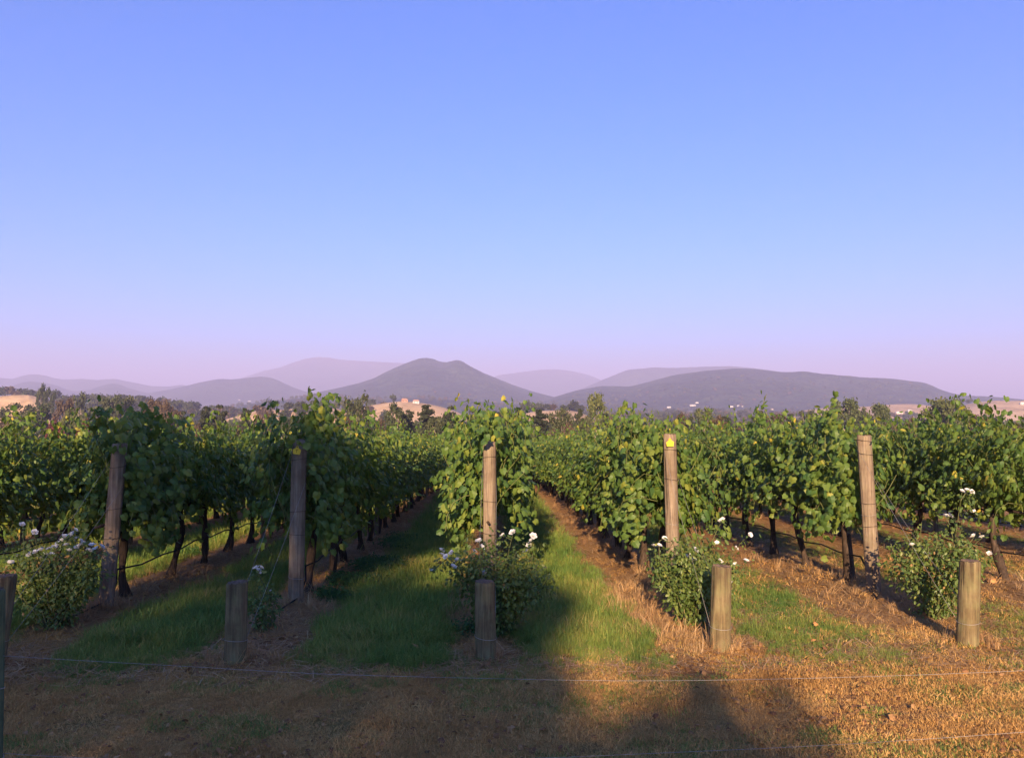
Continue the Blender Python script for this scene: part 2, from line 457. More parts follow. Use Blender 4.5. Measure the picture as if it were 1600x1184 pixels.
# ------------------------------------------------------------------ hills and mountains
def ridge(name, pts, dist, front, back, material, rough=0.06, seed=0, base=-36.0, nx=280, nf=22, crest=0.0):
    """a rounded range of hills whose crest line passes through the given picture points at its own distance"""
    span = pts[-1][0] - pts[0][0]
    pts = [(pts[0][0] - .12 * span, pts[0][1] + 4)] + list(pts) + [(pts[-1][0] + .12 * span, pts[-1][1] + 4)]
    px = np.linspace(pts[0][0], pts[-1][0], nx)
    py = np.interp(px, [p[0] for p in pts], [p[1] for p in pts])
    if len(px) > 20:
        ker = np.array([1, 2, 3, 2, 1]) / 9.0
        py = np.convolve(np.pad(py, 2, mode='edge'), ker, 'valid')
    ts = np.concatenate([np.linspace(-1, 0, nf), np.linspace(0, 1, nf // 2 + 1)[1:]])
    V = []
    for t in ts:
        for i in range(nx):
            d = ray(px[i], py[i]); top = CAM + d * (dist / d.y)
            h = max(0.0, top.z - base)
            e_ = min(1.0, min(i, nx - 1 - i) / (nx * .14)); h *= e_ * e_ * (3 - 2 * e_)
            off = t * (front if t < 0 else back)
            q = (dist + off) / dist
            x, y = top.x * q, dist + off
            s = 0.5 + 0.5 * math.cos(math.pi * t)
            s = s ** 0.85
            nz = mnoise.fractal(Vector((x / (dist * .07) + seed * 7.1, y / (dist * .10), seed * 3.3)), 1.0, 2.0, 4)
            w = min(1.0, max(0.0, abs(t) - .12) * 3.0)
            V.append((x, y, base - 3 + (h + 3) * s * (1 + w * nz * rough * 4) + (1 - w) * h * crest * (mnoise.noise(Vector((x / (dist * .006), seed, 0))) + .7 * mnoise.noise(Vector((x / (dist * .0022), seed, 5))))))
    nt = len(ts)
    ii = (np.arange(nt - 1)[:, None] * nx + np.arange(nx - 1)[None]).ravel()
    F = np.stack([ii, ii + 1, ii + nx + 1, ii + nx], 1)
    return tag(link(name, new_mesh(name, V, F, None, True), material), kind="structure")

ridge("mountain", [(420, 634), (470, 622), (500, 612), (530, 606), (560, 599), (585, 591), (600, 583), (620, 574), (640, 566), (655, 561), (665, 560), (675, 561), (688, 566), (697, 567), (706, 565), (714, 563), (722, 565), (735, 573), (755, 583), (775, 591), (800, 601), (830, 611), (865, 620), (920, 632)], 3700, 1500, 1000, M['forest_hill'], 0.08, 1, crest=0.006)
ridge("mountain", [(820, 634), (860, 622), (900, 610), (940, 603), (985, 604), (1020, 595), (1055, 586), (1100, 580), (1150, 576), (1180, 577), (1205, 580), (1225, 582), (1258, 581), (1280, 585), (1292, 587), (1300, 586), (1308, 588), (1320, 587), (1332, 588), (1345, 590), (1380, 591), (1405, 593), (1425, 596), (1440, 597), (1455, 602), (1470, 609), (1490, 615), (1510, 618), (1540, 619), (1570, 621), (1620, 626), (1700, 634)], 3200, 1250, 900, M['forest_hill'], 0.08, 2, crest=0.006)
ridge("mountain", [(830, 632), (880, 618), (910, 607), (940, 594), (960, 586), (980, 578), (990, 577), (1005, 576), (1020, 574), (1050, 575), (1100, 573), (1140, 572), (1165, 574), (1200, 578), (1260, 588), (1340, 604), (1420, 620), (1480, 632)], 6000, 1200, 1200, M['forest_hill'], 0.08, 3, crest=0.006)
ridge("mountain", [(120, 632), (180, 622), (230, 614), (262, 609), (290, 603), (310, 598), (330, 594), (345, 592), (360, 593), (385, 591), (405, 589), (425, 591), (438, 596), (455, 604), (475, 611), (500, 617), (560, 627), (600, 633)], 4900, 1300, 1000, M['forest_hill'], 0.08, 4, crest=0.006)
ridge("mountain", [(250, 624), (330, 602), (380, 590), (410, 580), (435, 575), (460, 566), (480, 560), (500, 558), (515, 559), (530, 562), (560, 564), (600, 566), (640, 568), (700, 580), (760, 600), (820, 624)], 8600, 1700, 1300, M['forest_hill'], 0.08, 5, crest=0.006)
ridge("mountain", [(690, 624), (740, 600), (780, 586), (810, 582), (840, 578), (870, 577), (895, 580), (920, 586), (950, 598), (1000, 622)], 8800, 1600, 1300, M['forest_hill'], 0.08, 6, crest=0.006)
ridge("mountain", [(-140, 620), (-60, 600), (-10, 589), (5, 591), (20, 592), (32, 588), (45, 585), (60, 585), (72, 587), (85, 591), (100, 593), (130, 592), (155, 594), (180, 592), (205, 597), (235, 603), (262, 604), (285, 601), (310, 608), (360, 624)], 6800, 1400, 1200, M['forest_hill'], 0.08, 7, crest=0.006)
ridge("mountain", [(-60, 632), (-20, 618), (15, 605), (30, 599), (45, 596), (60, 597), (75, 599), (88, 602), (100, 607), (115, 611), (140, 609), (155, 604), (168, 600), (177, 599), (188, 601), (200, 606), (222, 612), (260, 620), (300, 630)], 5000, 1200, 1000, M['forest_hill'], 0.08, 8, crest=0.006)
# nearer wooded rises and dry paddocks
ridge("wooded_rise", [(280, 650), (340, 640), (400, 629), (430, 627), (465, 622), (500, 620), (540, 621), (575, 624), (610, 624), (640, 622), (660, 622), (690, 624), (730, 626), (780, 629), (830, 632), (900, 631), (980, 636), (1040, 644)], 2300, 900, 600, M['forest_hill'], 0.03, 9, -34)
ridge("wooded_rise", [(-120, 619), (-40, 619), (0, 619), (40, 622), (90, 627), (140, 630), (190, 631), (240, 636), (300, 642), (360, 650), (420, 658)], 900, 420, 300, M['forest_hill'], 0.03, 10, -30)
ridge("paddock", [(500, 662), (530, 648), (560, 637), (580, 633), (605, 629), (625, 627), (645, 628), (662, 630), (680, 633), (695, 637), (715, 644), (740, 656)], 800, 190, 160, M['paddock'], 0.02, 11, -27)
ridge("paddock", [(330, 662), (370, 650), (400, 642), (430, 640), (470, 638), (500, 636), (525, 638), (550, 645), (580, 660)], 640, 170, 140, M['paddock'], 0.02, 12, -25)
ridge("paddock", [(1200, 650), (1265, 640), (1290, 637), (1320, 636), (1355, 635), (1390, 632), (1415, 631), (1440, 632), (1470, 637), (1510, 648)], 1500, 420, 300, M['paddock'], 0.02, 13, -31)
ridge("paddock", [(1440, 650), (1500, 634), (1530, 628), (1555, 626), (1590, 626), (1640, 624), (1720, 630), (1800, 646)], 1250, 380, 300, M['paddock'], 0.02, 14, -30)
ridge("paddock", [(-90, 628), (-50, 620), (0, 619), (20, 617), (45, 617), (58, 620), (75, 629), (95, 645)], 640, 120, 90, M['paddock'], 0.02, 15, -24)
ridge("paddock", [(800, 655), (825, 645), (840, 642), (868, 641), (890, 641), (905, 644), (930, 655)], 700, 160, 120, M['paddock'], 0.02, 16, -26)
# ------------------------------------------------------------------ end posts
POSTS = {  # row: top (px,py), base px, width
    -2: ((186, 693), 165, .165), -1: ((467, 687), 462, .168), 0: ((765, 690), 765, .155), 1: ((1047, 678), 1053, .15), 2: ((1351, 680), 1366, .168)}
POST_LABEL = {
    -2: "leftmost tall grey timber trellis end post, leaning right in the shade",
    -1: "tall shaded timber trellis end post carrying a yellow tag",
    0: "tall sunlit timber end post of the middle row, behind the white rose bush",
    1: "tall sunlit timber trellis end post carrying a bright yellow tag",
    2: "rightmost tall sunlit timber trellis end post with cracked face and no tag"}
post_axis = {}
def log_mesh(name, h, r0, r1, lean, seed, n=36, rings=18, flat=0.0, bury=0.25, rag=0.006, chamfer=0.012):
    rnd = random.Random(seed)
    V, F = [], []
    ang = [rnd.uniform(-.03, .03) for _ in range(n)]
    cracks = [(rnd.uniform(3.6, 5.6), rnd.uniform(.05, .11)), (rnd.uniform(3.4, 5.8), rnd.uniform(.03, .08)), (rnd.uniform(0, 6.28), .08)]
    cut = rnd.uniform(-.05, .05)
    zs = [-bury] + [h * i / (rings - 1) for i in range(rings)]
    zs[-1] = h - chamfer; zs.append(h)
    for q, z in enumerate(zs):
        t = max(0, z / h); r = r0 + (r1 - r0) * t
        c = Vector((lean[0] * t, lean[1] * t, z))
        for j in range(n):
            a = 2 * math.pi * j / n + ang[j]
            sq = 1 + flat * 0.12 * math.cos(4 * a)
            k = 1 + 0.045 * mnoise.noise(Vector((math.cos(a) * 1.6 + seed, math.sin(a) * 1.6, z * 1.1))) + 0.02 * mnoise.noise(Vector((math.cos(a) * 7, math.sin(a) * 7 + seed, z * 2.2)))
            for a0, dp in cracks:
                da = (a - a0 + math.pi) % (2 * math.pi) - math.pi
                k -= dp * math.exp(-(da / .10) ** 2) * (.55 + .45 * mnoise.noise(Vector((a0, seed, z * 2.3))))
            rr = r * sq * k - (chamfer * 0.7 if q == len(zs) - 1 else 0)
            V.append(c + Vector((math.cos(a) * rr, math.sin(a) * rr, (rnd.uniform(-rag, rag) + cut * math.cos(a) * r if q == len(zs) - 1 else 0))))
    for i in range(len(zs) - 1):
        for j in range(n):
            F.append((i * n + j, i * n + (j + 1) % n, (i + 1) * n + (j + 1) % n, (i + 1) * n + j))
    return V, F, n, len(zs)
def ring_tube(mb, c, r, thick, n=18, tilt=0.0, seed=0):
    pts = [Vector((c[0] + r * math.cos(2 * math.pi * i / n), c[1] + r * math.sin(2 * math.pi * i / n), c[2] + tilt * math.cos(2 * math.pi * i / n + seed))) for i in range(n + 1)]
    mb.tube(pts, thick, 5, False)
def timber(name, base, h, r0, r1, lean, seed, label, cat, group, material, wraps, flat=0.0):
    t = thing(name, base, label, cat, group)
    V, F, n, nr = log_mesh("shaft", h, r0, r1, lean, seed, flat=flat)
    sh = link("shaft", new_mesh("shaft", V, F, None, True), material, t)
    top = V[(nr - 1) * n: nr * n]
    c = sum(top, Vector()) / n
    tv = [c + Vector((0, 0, -.004))] + [p + Vector((0, 0, 0.001)) for p in top]
    link("end_grain", new_mesh("end_grain", tv, [(0, 1 + j, 1 + (j + 1) % n) for j in range(n)]), M['end_grain'], sh)
    for i, (fz, kind) in enumerate(wraps):
        mb = MB(); q = fz
        r = (r0 + (r1 - r0) * q) * (1.06 + 0.06 * flat)
        ring_tube(mb, (lean[0] * q, lean[1] * q, h * q), r, 0.003 if kind == 'rust_wire' else .002, 20, 0.012, seed + i)
        link("wire_wrap", mb.mesh("wire_wrap", True), M[kind], sh)
    return t
WRAP = {-2: [(.86, 'rust_wire'), (.60, 'rust_wire'), (.42, 'rust_wire'), (.2, 'rust_wire')], -1: [(.88, 'rust_wire'), (.56, 'rust_wire'), (.42, 'rust_wire'), (.16, 'wire')],
        0: [(.9, 'rust_wire'), (.62, 'rust_wire'), (.42, 'rust_wire')], 1: [(.9, 'rust_wire'), (.72, 'rust_wire'), (.45, 'wire')], 2: [(.965, 'rust_wire'), (.885, 'rust_wire'), (.575, 'rust_wire'), (.50, 'wire'), (.425, 'rust_wire')]}
for k, (tp, bx, wd) in POSTS.items():
    D = row_end(k)
    top = at(tp[0], tp[1], D)
    bp = at(bx, 940, D); base = Vector((bp.x, D, gz(bp.x, D)))
    h = top.z - base.z
    lean = (top.x - base.x, 0.02)
    post_axis[k] = (base, h, lean)
    t = timber("trellis_post", base, h, wd / 2, wd / 2 * .97, lean, 20 + k, POST_LABEL[k], "post", "trellis end posts", M['post_wood'], WRAP[k], flat=0.5 if k in (-1, 1, 2) else 0.2)
    if k == 0:   # dark raised mark in the shape of a three
        mb = MB(); 
        path = [(-.022, .052), (-.004, .06), (.016, .05), (.018, .036), (.0, .028), (.02, .018), (.02, .0), (.002, -.01), (-.018, -.004)]
        zc = h * 0.34
        yy = -wd / 2 * 1.02
        pts = [Vector((x * 1.0 + .03, yy - .002 + 0.012 * ((x + .03) / .05) ** 2, zc + z)) for x, z in path]
        mb.tube(pts, .0055, 5)
        link("painted_numeral", mb.mesh("painted_numeral"), M['tag_ink'], t)
# yellow ear-tag shaped markers
def make_tag(px, py, k, label):
    base, h, lean = post_axis[k]
    p = at(px, py, row_end(k) - POSTS[k][2] / 2 - 0.018)
    t = thing("yellow_tag", p, label, "tag", "yellow tags nailed to the end posts", rotz=R(4))
    t.rotation_euler = (0, R(6) if k < 0 else R(-3), R(3))
    s = 0.075
    ol = [(-.55, -.62), (.5, -.66), (.62, .05), (.22, .3), (.17, .58), (.0, .68), (-.17, .58), (-.22, .3), (-.62, .02)]
    V = [Vector((x * s, -.002, z * s)) for x, z in ol] + [Vector((x * s, .003, z * s)) for x, z in ol]
    n = len(ol)
    F = [tuple(range(n)), tuple(reversed(range(n, 2 * n)))] + [(i, i + n, (i + 1) % n + n, (i + 1) % n) for i in range(n)]
    link("plate", new_mesh("plate", V, F), M['tag'], t)
    mb = MB(); mb.tube([(0, -.007, .5 * s), (0, .012, .5 * s)], .006, 8); link("nail", mb.mesh("nail", True), M['rust_wire'], t)
    if k < 0:
        mb = MB(); mb.tube([(-.012, -.0035, -.002), (-.002, -.0035, .008), (-.002, -.0035, -.03)], .0022, 4); mb.tube([(-.002, -.0035, -.002), (.010, -.0035, .008)], .0022, 4)
        link("ink_mark", mb.mesh("ink_mark"), M['tag_ink'], t)
make_tag(464, 703, -1, "yellow plastic tag nailed near the top of the shaded post")
make_tag(1047, 691, 1, "bright yellow plastic tag on the sunlit post, half behind a leaf")

# ------------------------------------------------------------------ anchor stakes
STAKE_TOP = {-2: (8, 899), -1: (370, 909), 0: (757, 908), 1: (1128, 884), 2: (1517, 876)}
STAKE_LABEL = {-2: "dark short anchor stake cut by the left edge of the picture", -1: "short round anchor stake in the shade before the small rose",
               0: "short weathered stake with a dark cracked top before the middle row", 1: "short sunlit stake with dark stained top beside the tangled rose bush",
               2: "short sunlit round stake at the right, pale streaked top"}
stake_wrap = {}
for k, (sx, sy) in STAKE.items():
    tp = at(STAKE_TOP[k][0], STAKE_TOP[k][1], sy)
    base = Vector((sx, sy, gz(sx, sy) - 0.01))
    h = tp.z - base.z; lean = (tp.x - sx, 0.01)
    timber("anchor_stake", base, h, .095, .088, lean, 60 + k, STAKE_LABEL[k], "stake", "short anchor stakes before the rows", M['stake_wood'], [(.28, 'wire')])
    stake_wrap[k] = base + Vector((lean[0] * .3, .0, h * .29))
WIRE_SIDE = {-1: "left", 1: "right"}
PNAME = {-2: "leftmost end post", -1: "shaded tagged end post", 0: "middle end post", 1: "sunlit tagged end post", 2: "rightmost end post"}
for k in POSTS:
    base, h, lean = post_axis[k]
    for s, q in ((-1, .9), (1, .74)):
        a = base + Vector((lean[0] * q + s * POSTS[k][2] * .52, 0, h * q))
        b = stake_wrap[k] + Vector((s * .085, .05, 0))
        mb = MB()
        pts = [a.lerp(b, i / 8) - Vector((0, 0, .03 * math.sin(math.pi * i / 8))) for i in range(9)]
        mb.tube(pts, .0015, 5)
        o = link("anchor_wire", mb.mesh("anchor_wire", True), M['wire'])
        tag(o, ("upper left" if s < 0 else "lower right") + " anchor wire slanting from the " + PNAME[k] + " to its stake", "wire", "anchor wires from end posts to stakes")

# ------------------------------------------------------------------ near wire fence
fx, fyd = -2.62, 4.05
ft = at(2, 905, fyd)
fb = Vector((fx, fyd, gz(fx, fyd)))
fb.x = at(-1, 1100, fyd).x - 0.035
timber("fence_post", fb, 1.2, .05, .048, (0, 0), 90, "slim greenish fence post at the bottom left edge of the picture", "fence post", None, M['green_post'], [(.6, 'wire'), (.32, 'wire')])
def wire_curve(name, pxs, D0, D1, label):
    pts = []
    for i, (px, py) in enumerate(pxs):
        t = i / (len(pxs) - 1)
        pts.append(at(px, py, D0 + (D1 - D0) * t))
    # smooth resample
    P = []
    for i in range(len(pts) - 1):
        p0, p1, p2, p3 = pts[max(i - 1, 0)], pts[i], pts[i + 1], pts[min(i + 2, len(pts) - 1)]
        for j in range(6):
            t = j / 6
            P.append(0.5 * ((2 * p1) + (p2 - p0) * t + (2 * p0 - 5 * p1 + 4 * p2 - p3) * t * t + (3 * p1 - p0 - 3 * p2 + p3) * t ** 3))
    P.append(pts[-1])
    mb = MB(); mb.tube(P, .0010, 5)
    tag(link(name, mb.mesh(name, True), M['wire']), label, "wire", "strands of the near fence")
wire_curve("fence_wire", [(4, 1024), (103, 1030), (300, 1041), (500, 1052), (750, 1059), (1000, 1063), (1300, 1058), (1600, 1047), (1900, 1030)], 4.05, 4.05, "upper fence wire sagging across the dry grass in the foreground")
wire_curve("fence_wire", [(4, 1176), (103, 1182), (300, 1188), (500, 1192), (828, 1184), (1000, 1177), (1300, 1163), (1600, 1143), (1900, 1118)], 4.05, 4.05, "lower fence wire at the very bottom of the picture")

# ------------------------------------------------------------------ grapevines
def canopy_arrays(seed, n_shoots=66, L=1.3, size=(.06, .104), tall=(), end=0.0, tmpl=GRAPE, zmax=1.45, dens=2.1, width=1.15, low=0.36):
    rg = np.random.RandomState(seed)
    P, T, N, S, C = [], [], [], [], []
    paths = []
    def shoot(p, d, length, droop, sz=1.0, leafy=dens):
        path = [p.copy()]
        n = max(3, int(length / .075)); side = 1
        for i in range(n):
            d = d + rg.normal(0, .16, 3); d[2] += droop * (-.16)
            d[0] -= 0.25 * p[0] / max(.2, .42 * width) * (abs(p[0]) > .30 * width)
            d /= np.linalg.norm(d)
            p = p + d * .075; path.append(p.copy())
            m = int(leafy) + (rg.rand() < leafy - int(leafy))
            for q in range(m):
                off = rg.normal(0, 1, 3); off -= d * off.dot(d); off /= np.linalg.norm(off) + 1e-6
                side = -side
                lp = p + off * rg.uniform(.03, .10)
                sx = np.sign(lp[0] + rg.normal(0, .10)) or 1.0
                nr = np.array([sx * .75, -.25 * (rg.rand() < .5) - end * .45, .45]) + rg.normal(0, .38, 3)
                tp = np.array([sx * .35, 0, -.8]) + rg.normal(0, .45, 3)
                P.append(lp); N.append(nr); T.append(tp)
                young = max(0.0, (i / n - .55)) * .5
                S.append(rg.uniform(*size) * sz * (1 - young))
                c = rg.beta(2.2, 3.2) * .75 + young * .35
                if rg.rand() < .02: c = rg.uniform(.9, 1.0)
                C.append(c)
        paths.append(path)
    for s in range(n_shoots):
        y0 = rg.uniform(-L / 2, L / 2)
        if rg.rand() < low:
            sx = 1 if rg.rand() < .5 else -1
            shoot(np.array([sx * .12 * width, y0, 1.12 + rg.normal(0, .12)]), np.array([sx * .9, rg.normal(0, .3), .25]), rg.uniform(.4, .8), 1.5)
        else:
            shoot(np.array([rg.normal(0, .07), y0, .90 + rg.normal(0, .07)]), np.array([rg.normal(0, .34) * width, rg.normal(0, .22), 1.0]), rg.uniform(.8, zmax), .12)
    for (x, y, z, dx, dy, dz, ln) in tall:
        y = y - .28
        for r_ in range(5):
            shoot(np.array([x, y, z - .15]) + rg.normal(0, .09, 3), np.array([dx, dy, dz], float), ln * rg.uniform(.6, 1.0), .0, 1.05, 3.0)
    return np.array(P), np.array(T), np.array(N), np.array(S), np.array(C), paths
def canopy_mesh(name, seed, tmpl=GRAPE, split=0, clear=None, zst=1.14, **kw):
    P, T, N, S, C, paths = canopy_arrays(seed, tmpl=tmpl, **kw)
    zs = np.where(P[:, 2] > .9, .9 + (P[:, 2] - .9) * zst, P[:, 2]); P[:, 2] = zs
    paths = [[np.array([a[0], a[1], .9 + (a[2] - .9) * zst if a[2] > .9 else a[2]]) for a in q_] for q_ in paths]
    keep = np.ones(len(P), bool); singles = []
    # uneven growth: leaves bunch together and leave dark hollows
    q = np.array([mnoise.noise(Vector((v[0] * 2.6 + seed, v[1] * 2.9, v[2] * 4.2))) for v in P])
    ok = ((q > -.13) & ((P[:, 2] > .66) | (np.random.RandomState(seed + 2).rand(len(P)) < .3))) | ((np.random.RandomState(seed + 1).rand(len(P)) < .22) & (P[:, 2] > .6))
    P, T, N, S, C = (a[ok] for a in (P, T, N, S, C)); keep = np.ones(len(P), bool)
    C = np.clip(C + .10 * q[ok], 0, 1)
    if clear is not None:   # leaves do not grow in front of the end post
        cx_, cw, cy_, cz = clear
        bad = (P[:, 1] < cy_) & (np.abs(P[:, 0] - cx_) < cw) & (P[:, 2] < cz)
        bad |= (P[:, 1] < cy_ - .25) & (P[:, 2] < 1.5) & (np.abs(P[:, 0] - cx_) < .3)
        C = np.minimum(C, np.where(P[:, 1] < .1, .8, 1.0))
        P, T, N, S, C = (a[~bad] for a in (P, T, N, S, C)); keep = np.ones(len(P), bool)
    if split:   # the outermost leaves that face the viewer become leaves of their own
        score = -P[:, 1] * 1.0 + np.abs(P[:, 0]) * .6 + np.random.RandomState(seed).normal(0, .12, len(P))
        idx = np.argsort(-score)[:split]; keep[idx] = False
        singles = [(P[i], T[i], N[i], S[i], C[i]) for i in idx]
    V, F, t = leaf_batch(P[keep], T[keep], N[keep], S[keep], tmpl[0], tmpl[1], C[keep])
    return new_mesh(name, V, F, t, False), singles, paths
def trunk_mesh(seed, lean=None):
    rnd = random.Random(seed); mb = MB()
    lx, ly = lean if lean else (rnd.uniform(-.06, .06), rnd.uniform(-.32, .32))
    pts, rad = [], []
    for i in range(10):
        t = i / 9
        pts.append((lx * t + .025 * math.sin(5 * t + seed), ly * math.sin(t * 1.6) + .03 * math.sin(6 * t + seed * 2), -.1 + 1.0 * t))
        rad.append(.054 - .016 * t + .013 * math.sin(11 * t + seed) * (1 - t * .4) + (0.014 if i < 2 else 0))
    mb.tube(pts, rad, 9, True, .16, rnd)
    top = Vector(pts[-1])
    for s in (-1, 1):
        mb.tube([top, top + Vector((0, s * .18, .05)), top + Vector((.02, s * .42, .04)), top + Vector((0, s * .66, .05))], [.032, .027, .022, .015], 7, True, .15, rnd)
    return mb.mesh("trunk", True)
def cane_mesh(paths, n, seed):
    rnd = random.Random(seed); mb = MB()
    for p in rnd.sample(paths, min(n, len(paths))) + (paths[-20:] if n > 20 else []):
        mb.tube([Vector(q) for q in p[::2]], .004, 4, False)
    return mb.mesh("canes", True)
VAR = [canopy_mesh("vine_canopy_%d" % i, 100 + i) for i in range(9)]
VAR_FAR = [canopy_mesh("vine_canopy_far_%d" % i, 300 + i, GRAPE_FAR, n_shoots=36, size=(.10, .155), dens=1.5)[0] for i in range(5)]
TRUNK = [trunk_mesh(i) for i in range(8)]
CANE = [cane_mesh(VAR[i][2], 16, i) for i in range(9)]
LEAF_SINGLE = {}
def leaf_mesh(c):
    q = min(7, int(c * 8))
    if q not in LEAF_SINGLE:
        me = new_mesh("leaf", GRAPE[0], GRAPE[1], np.full(len(GRAPE[0]), (q + .5) / 8)); me.materials.append(M['vine_leaf'])
        LEAF_SINGLE[q] = me
    return LEAF_SINGLE[q]
def frame_matrix(p, tip, nrm, s):
    n = Vector(nrm).normalized(); t = Vector(tip); t = (t - n * t.dot(n)).normalized(); r = t.cross(n)
    m = Matrix((r, t, n)).transposed().to_4x4()
    return Matrix.Translation(Vector(p)) @ m @ Matrix.Scale(s, 4)
for m_ in VAR: m_[0].materials.append(M['vine_leaf'])
for m_ in VAR_FAR: m_.materials.append(M['vine_leaf'])
for m_ in TRUNK: m_.materials.append(M['vine_bark'])
for m_ in CANE: m_.materials.append(M['vine_stem'])
ORD = ["first", "second", "third", "fourth", "fifth", "sixth", "seventh", "eighth", "ninth", "tenth", "eleventh", "twelfth", "thirteenth", "fourteenth", "fifteenth", "sixteenth", "seventeenth", "eighteenth", "nineteenth", "twentieth"]
ROWNAME = {-5: "second row beyond the left-edge row", -4: "row just beyond the left-edge row", -3: "row at the left edge", -2: "row behind the leftmost end post",
           -1: "row behind the shaded tagged post", 0: "middle row behind the untagged post", 1: "row behind the sunlit tagged post",
           2: "row behind the rightmost end post", 3: "row at the right edge", 4: "row just beyond the right-edge row", 5: "second row beyond the right-edge row"}
# front vines: x, y, z, direction, length of the shoots that stand above the row
FRONT = {
    -2: dict(tall=[(-.05, -.30, 1.7, -.35, -.1, 1, .52), (-.02, .0, 1.7, .0, 0, 1, .42), (.1, .45, 1.7, .05, .1, 1, .5)], end=.8),
    -1: dict(tall=[(-.15, -.2, 1.65, -.8, 0, .7, .55), (.05, .0, 1.75, .1, .0, 1, .5), (.1, .3, 1.75, .2, .2, 1, .35)], end=.8),
    0: dict(tall=[(0, .0, 1.75, .0, 0, 1, .45), (.18, .1, 1.75, .25, .1, 1, .35), (-.2, .2, 1.7, -.3, .1, 1, .3)], end=.8),
    1: dict(tall=[(-.45, .2, 1.75, -.4, .1, 1, .58), (-.3, .2, 1.75, -.1, 0, 1, .5), (-.1, -.1, 1.75, -.1, .0, 1, .35)], end=.8, width=1.5),
    2: dict(tall=[(-.1, .2, 1.7, -.2, .1, 1, .5)], end=.6)}
FRONT_LABEL = {
    -2: "tall dark leafy grapevine with two upright shoots above the leftmost end post",
    -1: "dark grapevine with a leaning shoot above the shaded tagged post",
    0: "grapevine wrapping the middle end post with a bushy pointed top",
    1: "broad sunlit grapevine with a high curling shoot left of the tagged post",
    2: "sunlit grapevine with yellowing leaves just left of the rightmost end post"}
VGROUP = "grapevines along the trellis rows"
SP = 1.22
COUNT = {-5: 8, -4: 11, -3: 22, -2: 34, -1: 42, 0: 42, 1: 42, 2: 36, 3: 28, 4: 16, 5: 10}
ROW_LEN = 66
rnd = random.Random(5)
far_pts = []
n_vines = 0
for k in sorted(COUNT):
    X0 = ROWX[k]; D0 = row_end(k) + .70
    for i in range(ROW_LEN):
        y = D0 + i * SP + rnd.uniform(-.06, .06); x = X0 + rnd.uniform(-.03, .03)
        z = gz(x, y)
        flip = rnd.random() < .5
        if i >= COUNT[k]:
            far_pts.append((x, y, z, rnd.choice((0, math.pi)) + rnd.uniform(-.15, .15), rnd.uniform(.84, .97), rnd.randrange(5)))
            continue
        n_vines += 1
        if i == 0 and k in FRONT_LABEL: lab = FRONT_LABEL[k]
        elif i < 20: lab = ORD[i] + " grapevine back in the " + ROWNAME[k]
        else: lab = "small distant grapevine far back in the " + ROWNAME[k]
        e = thing("grapevine", (x, y, z), lab, "grapevine", VGROUP)
        link("trunk", TRUNK[rnd.randrange(8)], None, e, rot=(0, 0, math.pi if flip else 0))
        if i == 0 and k in FRONT:
            kw = FRONT[k]
            me, singles, paths = canopy_mesh("vine_canopy_front", 700 + k, split=60, n_shoots=92, L=1.35, zmax=1.45, size=(.068, .112), low=.34, zst=1.2, clear=(post_axis[k][0].x - x, {0: .13, 1: .18, 2: .27}.get(k, .24), row_end(k) - y + .12, post_axis[k][1] - (.02 if k < 1 else .0)), **kw)
            me.materials.append(M['vine_leaf'])
            tag(link("foliage", me, None, e), kind="stuff")
            cm = cane_mesh(paths, 26, k); link("canes", cm, M['vine_stem'], e)
            for (p, t, n, s, c) in singles:
                o = link("leaf", leaf_mesh(c), None, e); o.matrix_local = frame_matrix(p, t, n, s)
            continue
        if i < 26:
            v = rnd.randrange(9)
            o = link("foliage", VAR[v][0], None, e, rot=(0, 0, (math.pi if flip else 0) + rnd.uniform(-.1, .1)), scl=(rnd.uniform(.9, 1.2), 1, rnd.uniform(.95, 1.05) + (.05 if i < 3 else 0) - (.06 if i > 8 else 0)))
            if i < 10: link("canes", CANE[v], None, e, rot=o.rotation_euler, scl=o.scale)
        else:
            o = link("foliage", VAR_FAR[rnd.randrange(5)], None, e, rot=(0, 0, math.pi if flip else 0), scl=(1, 1, rnd.uniform(.86, .98)))
        tag(o, kind="stuff")

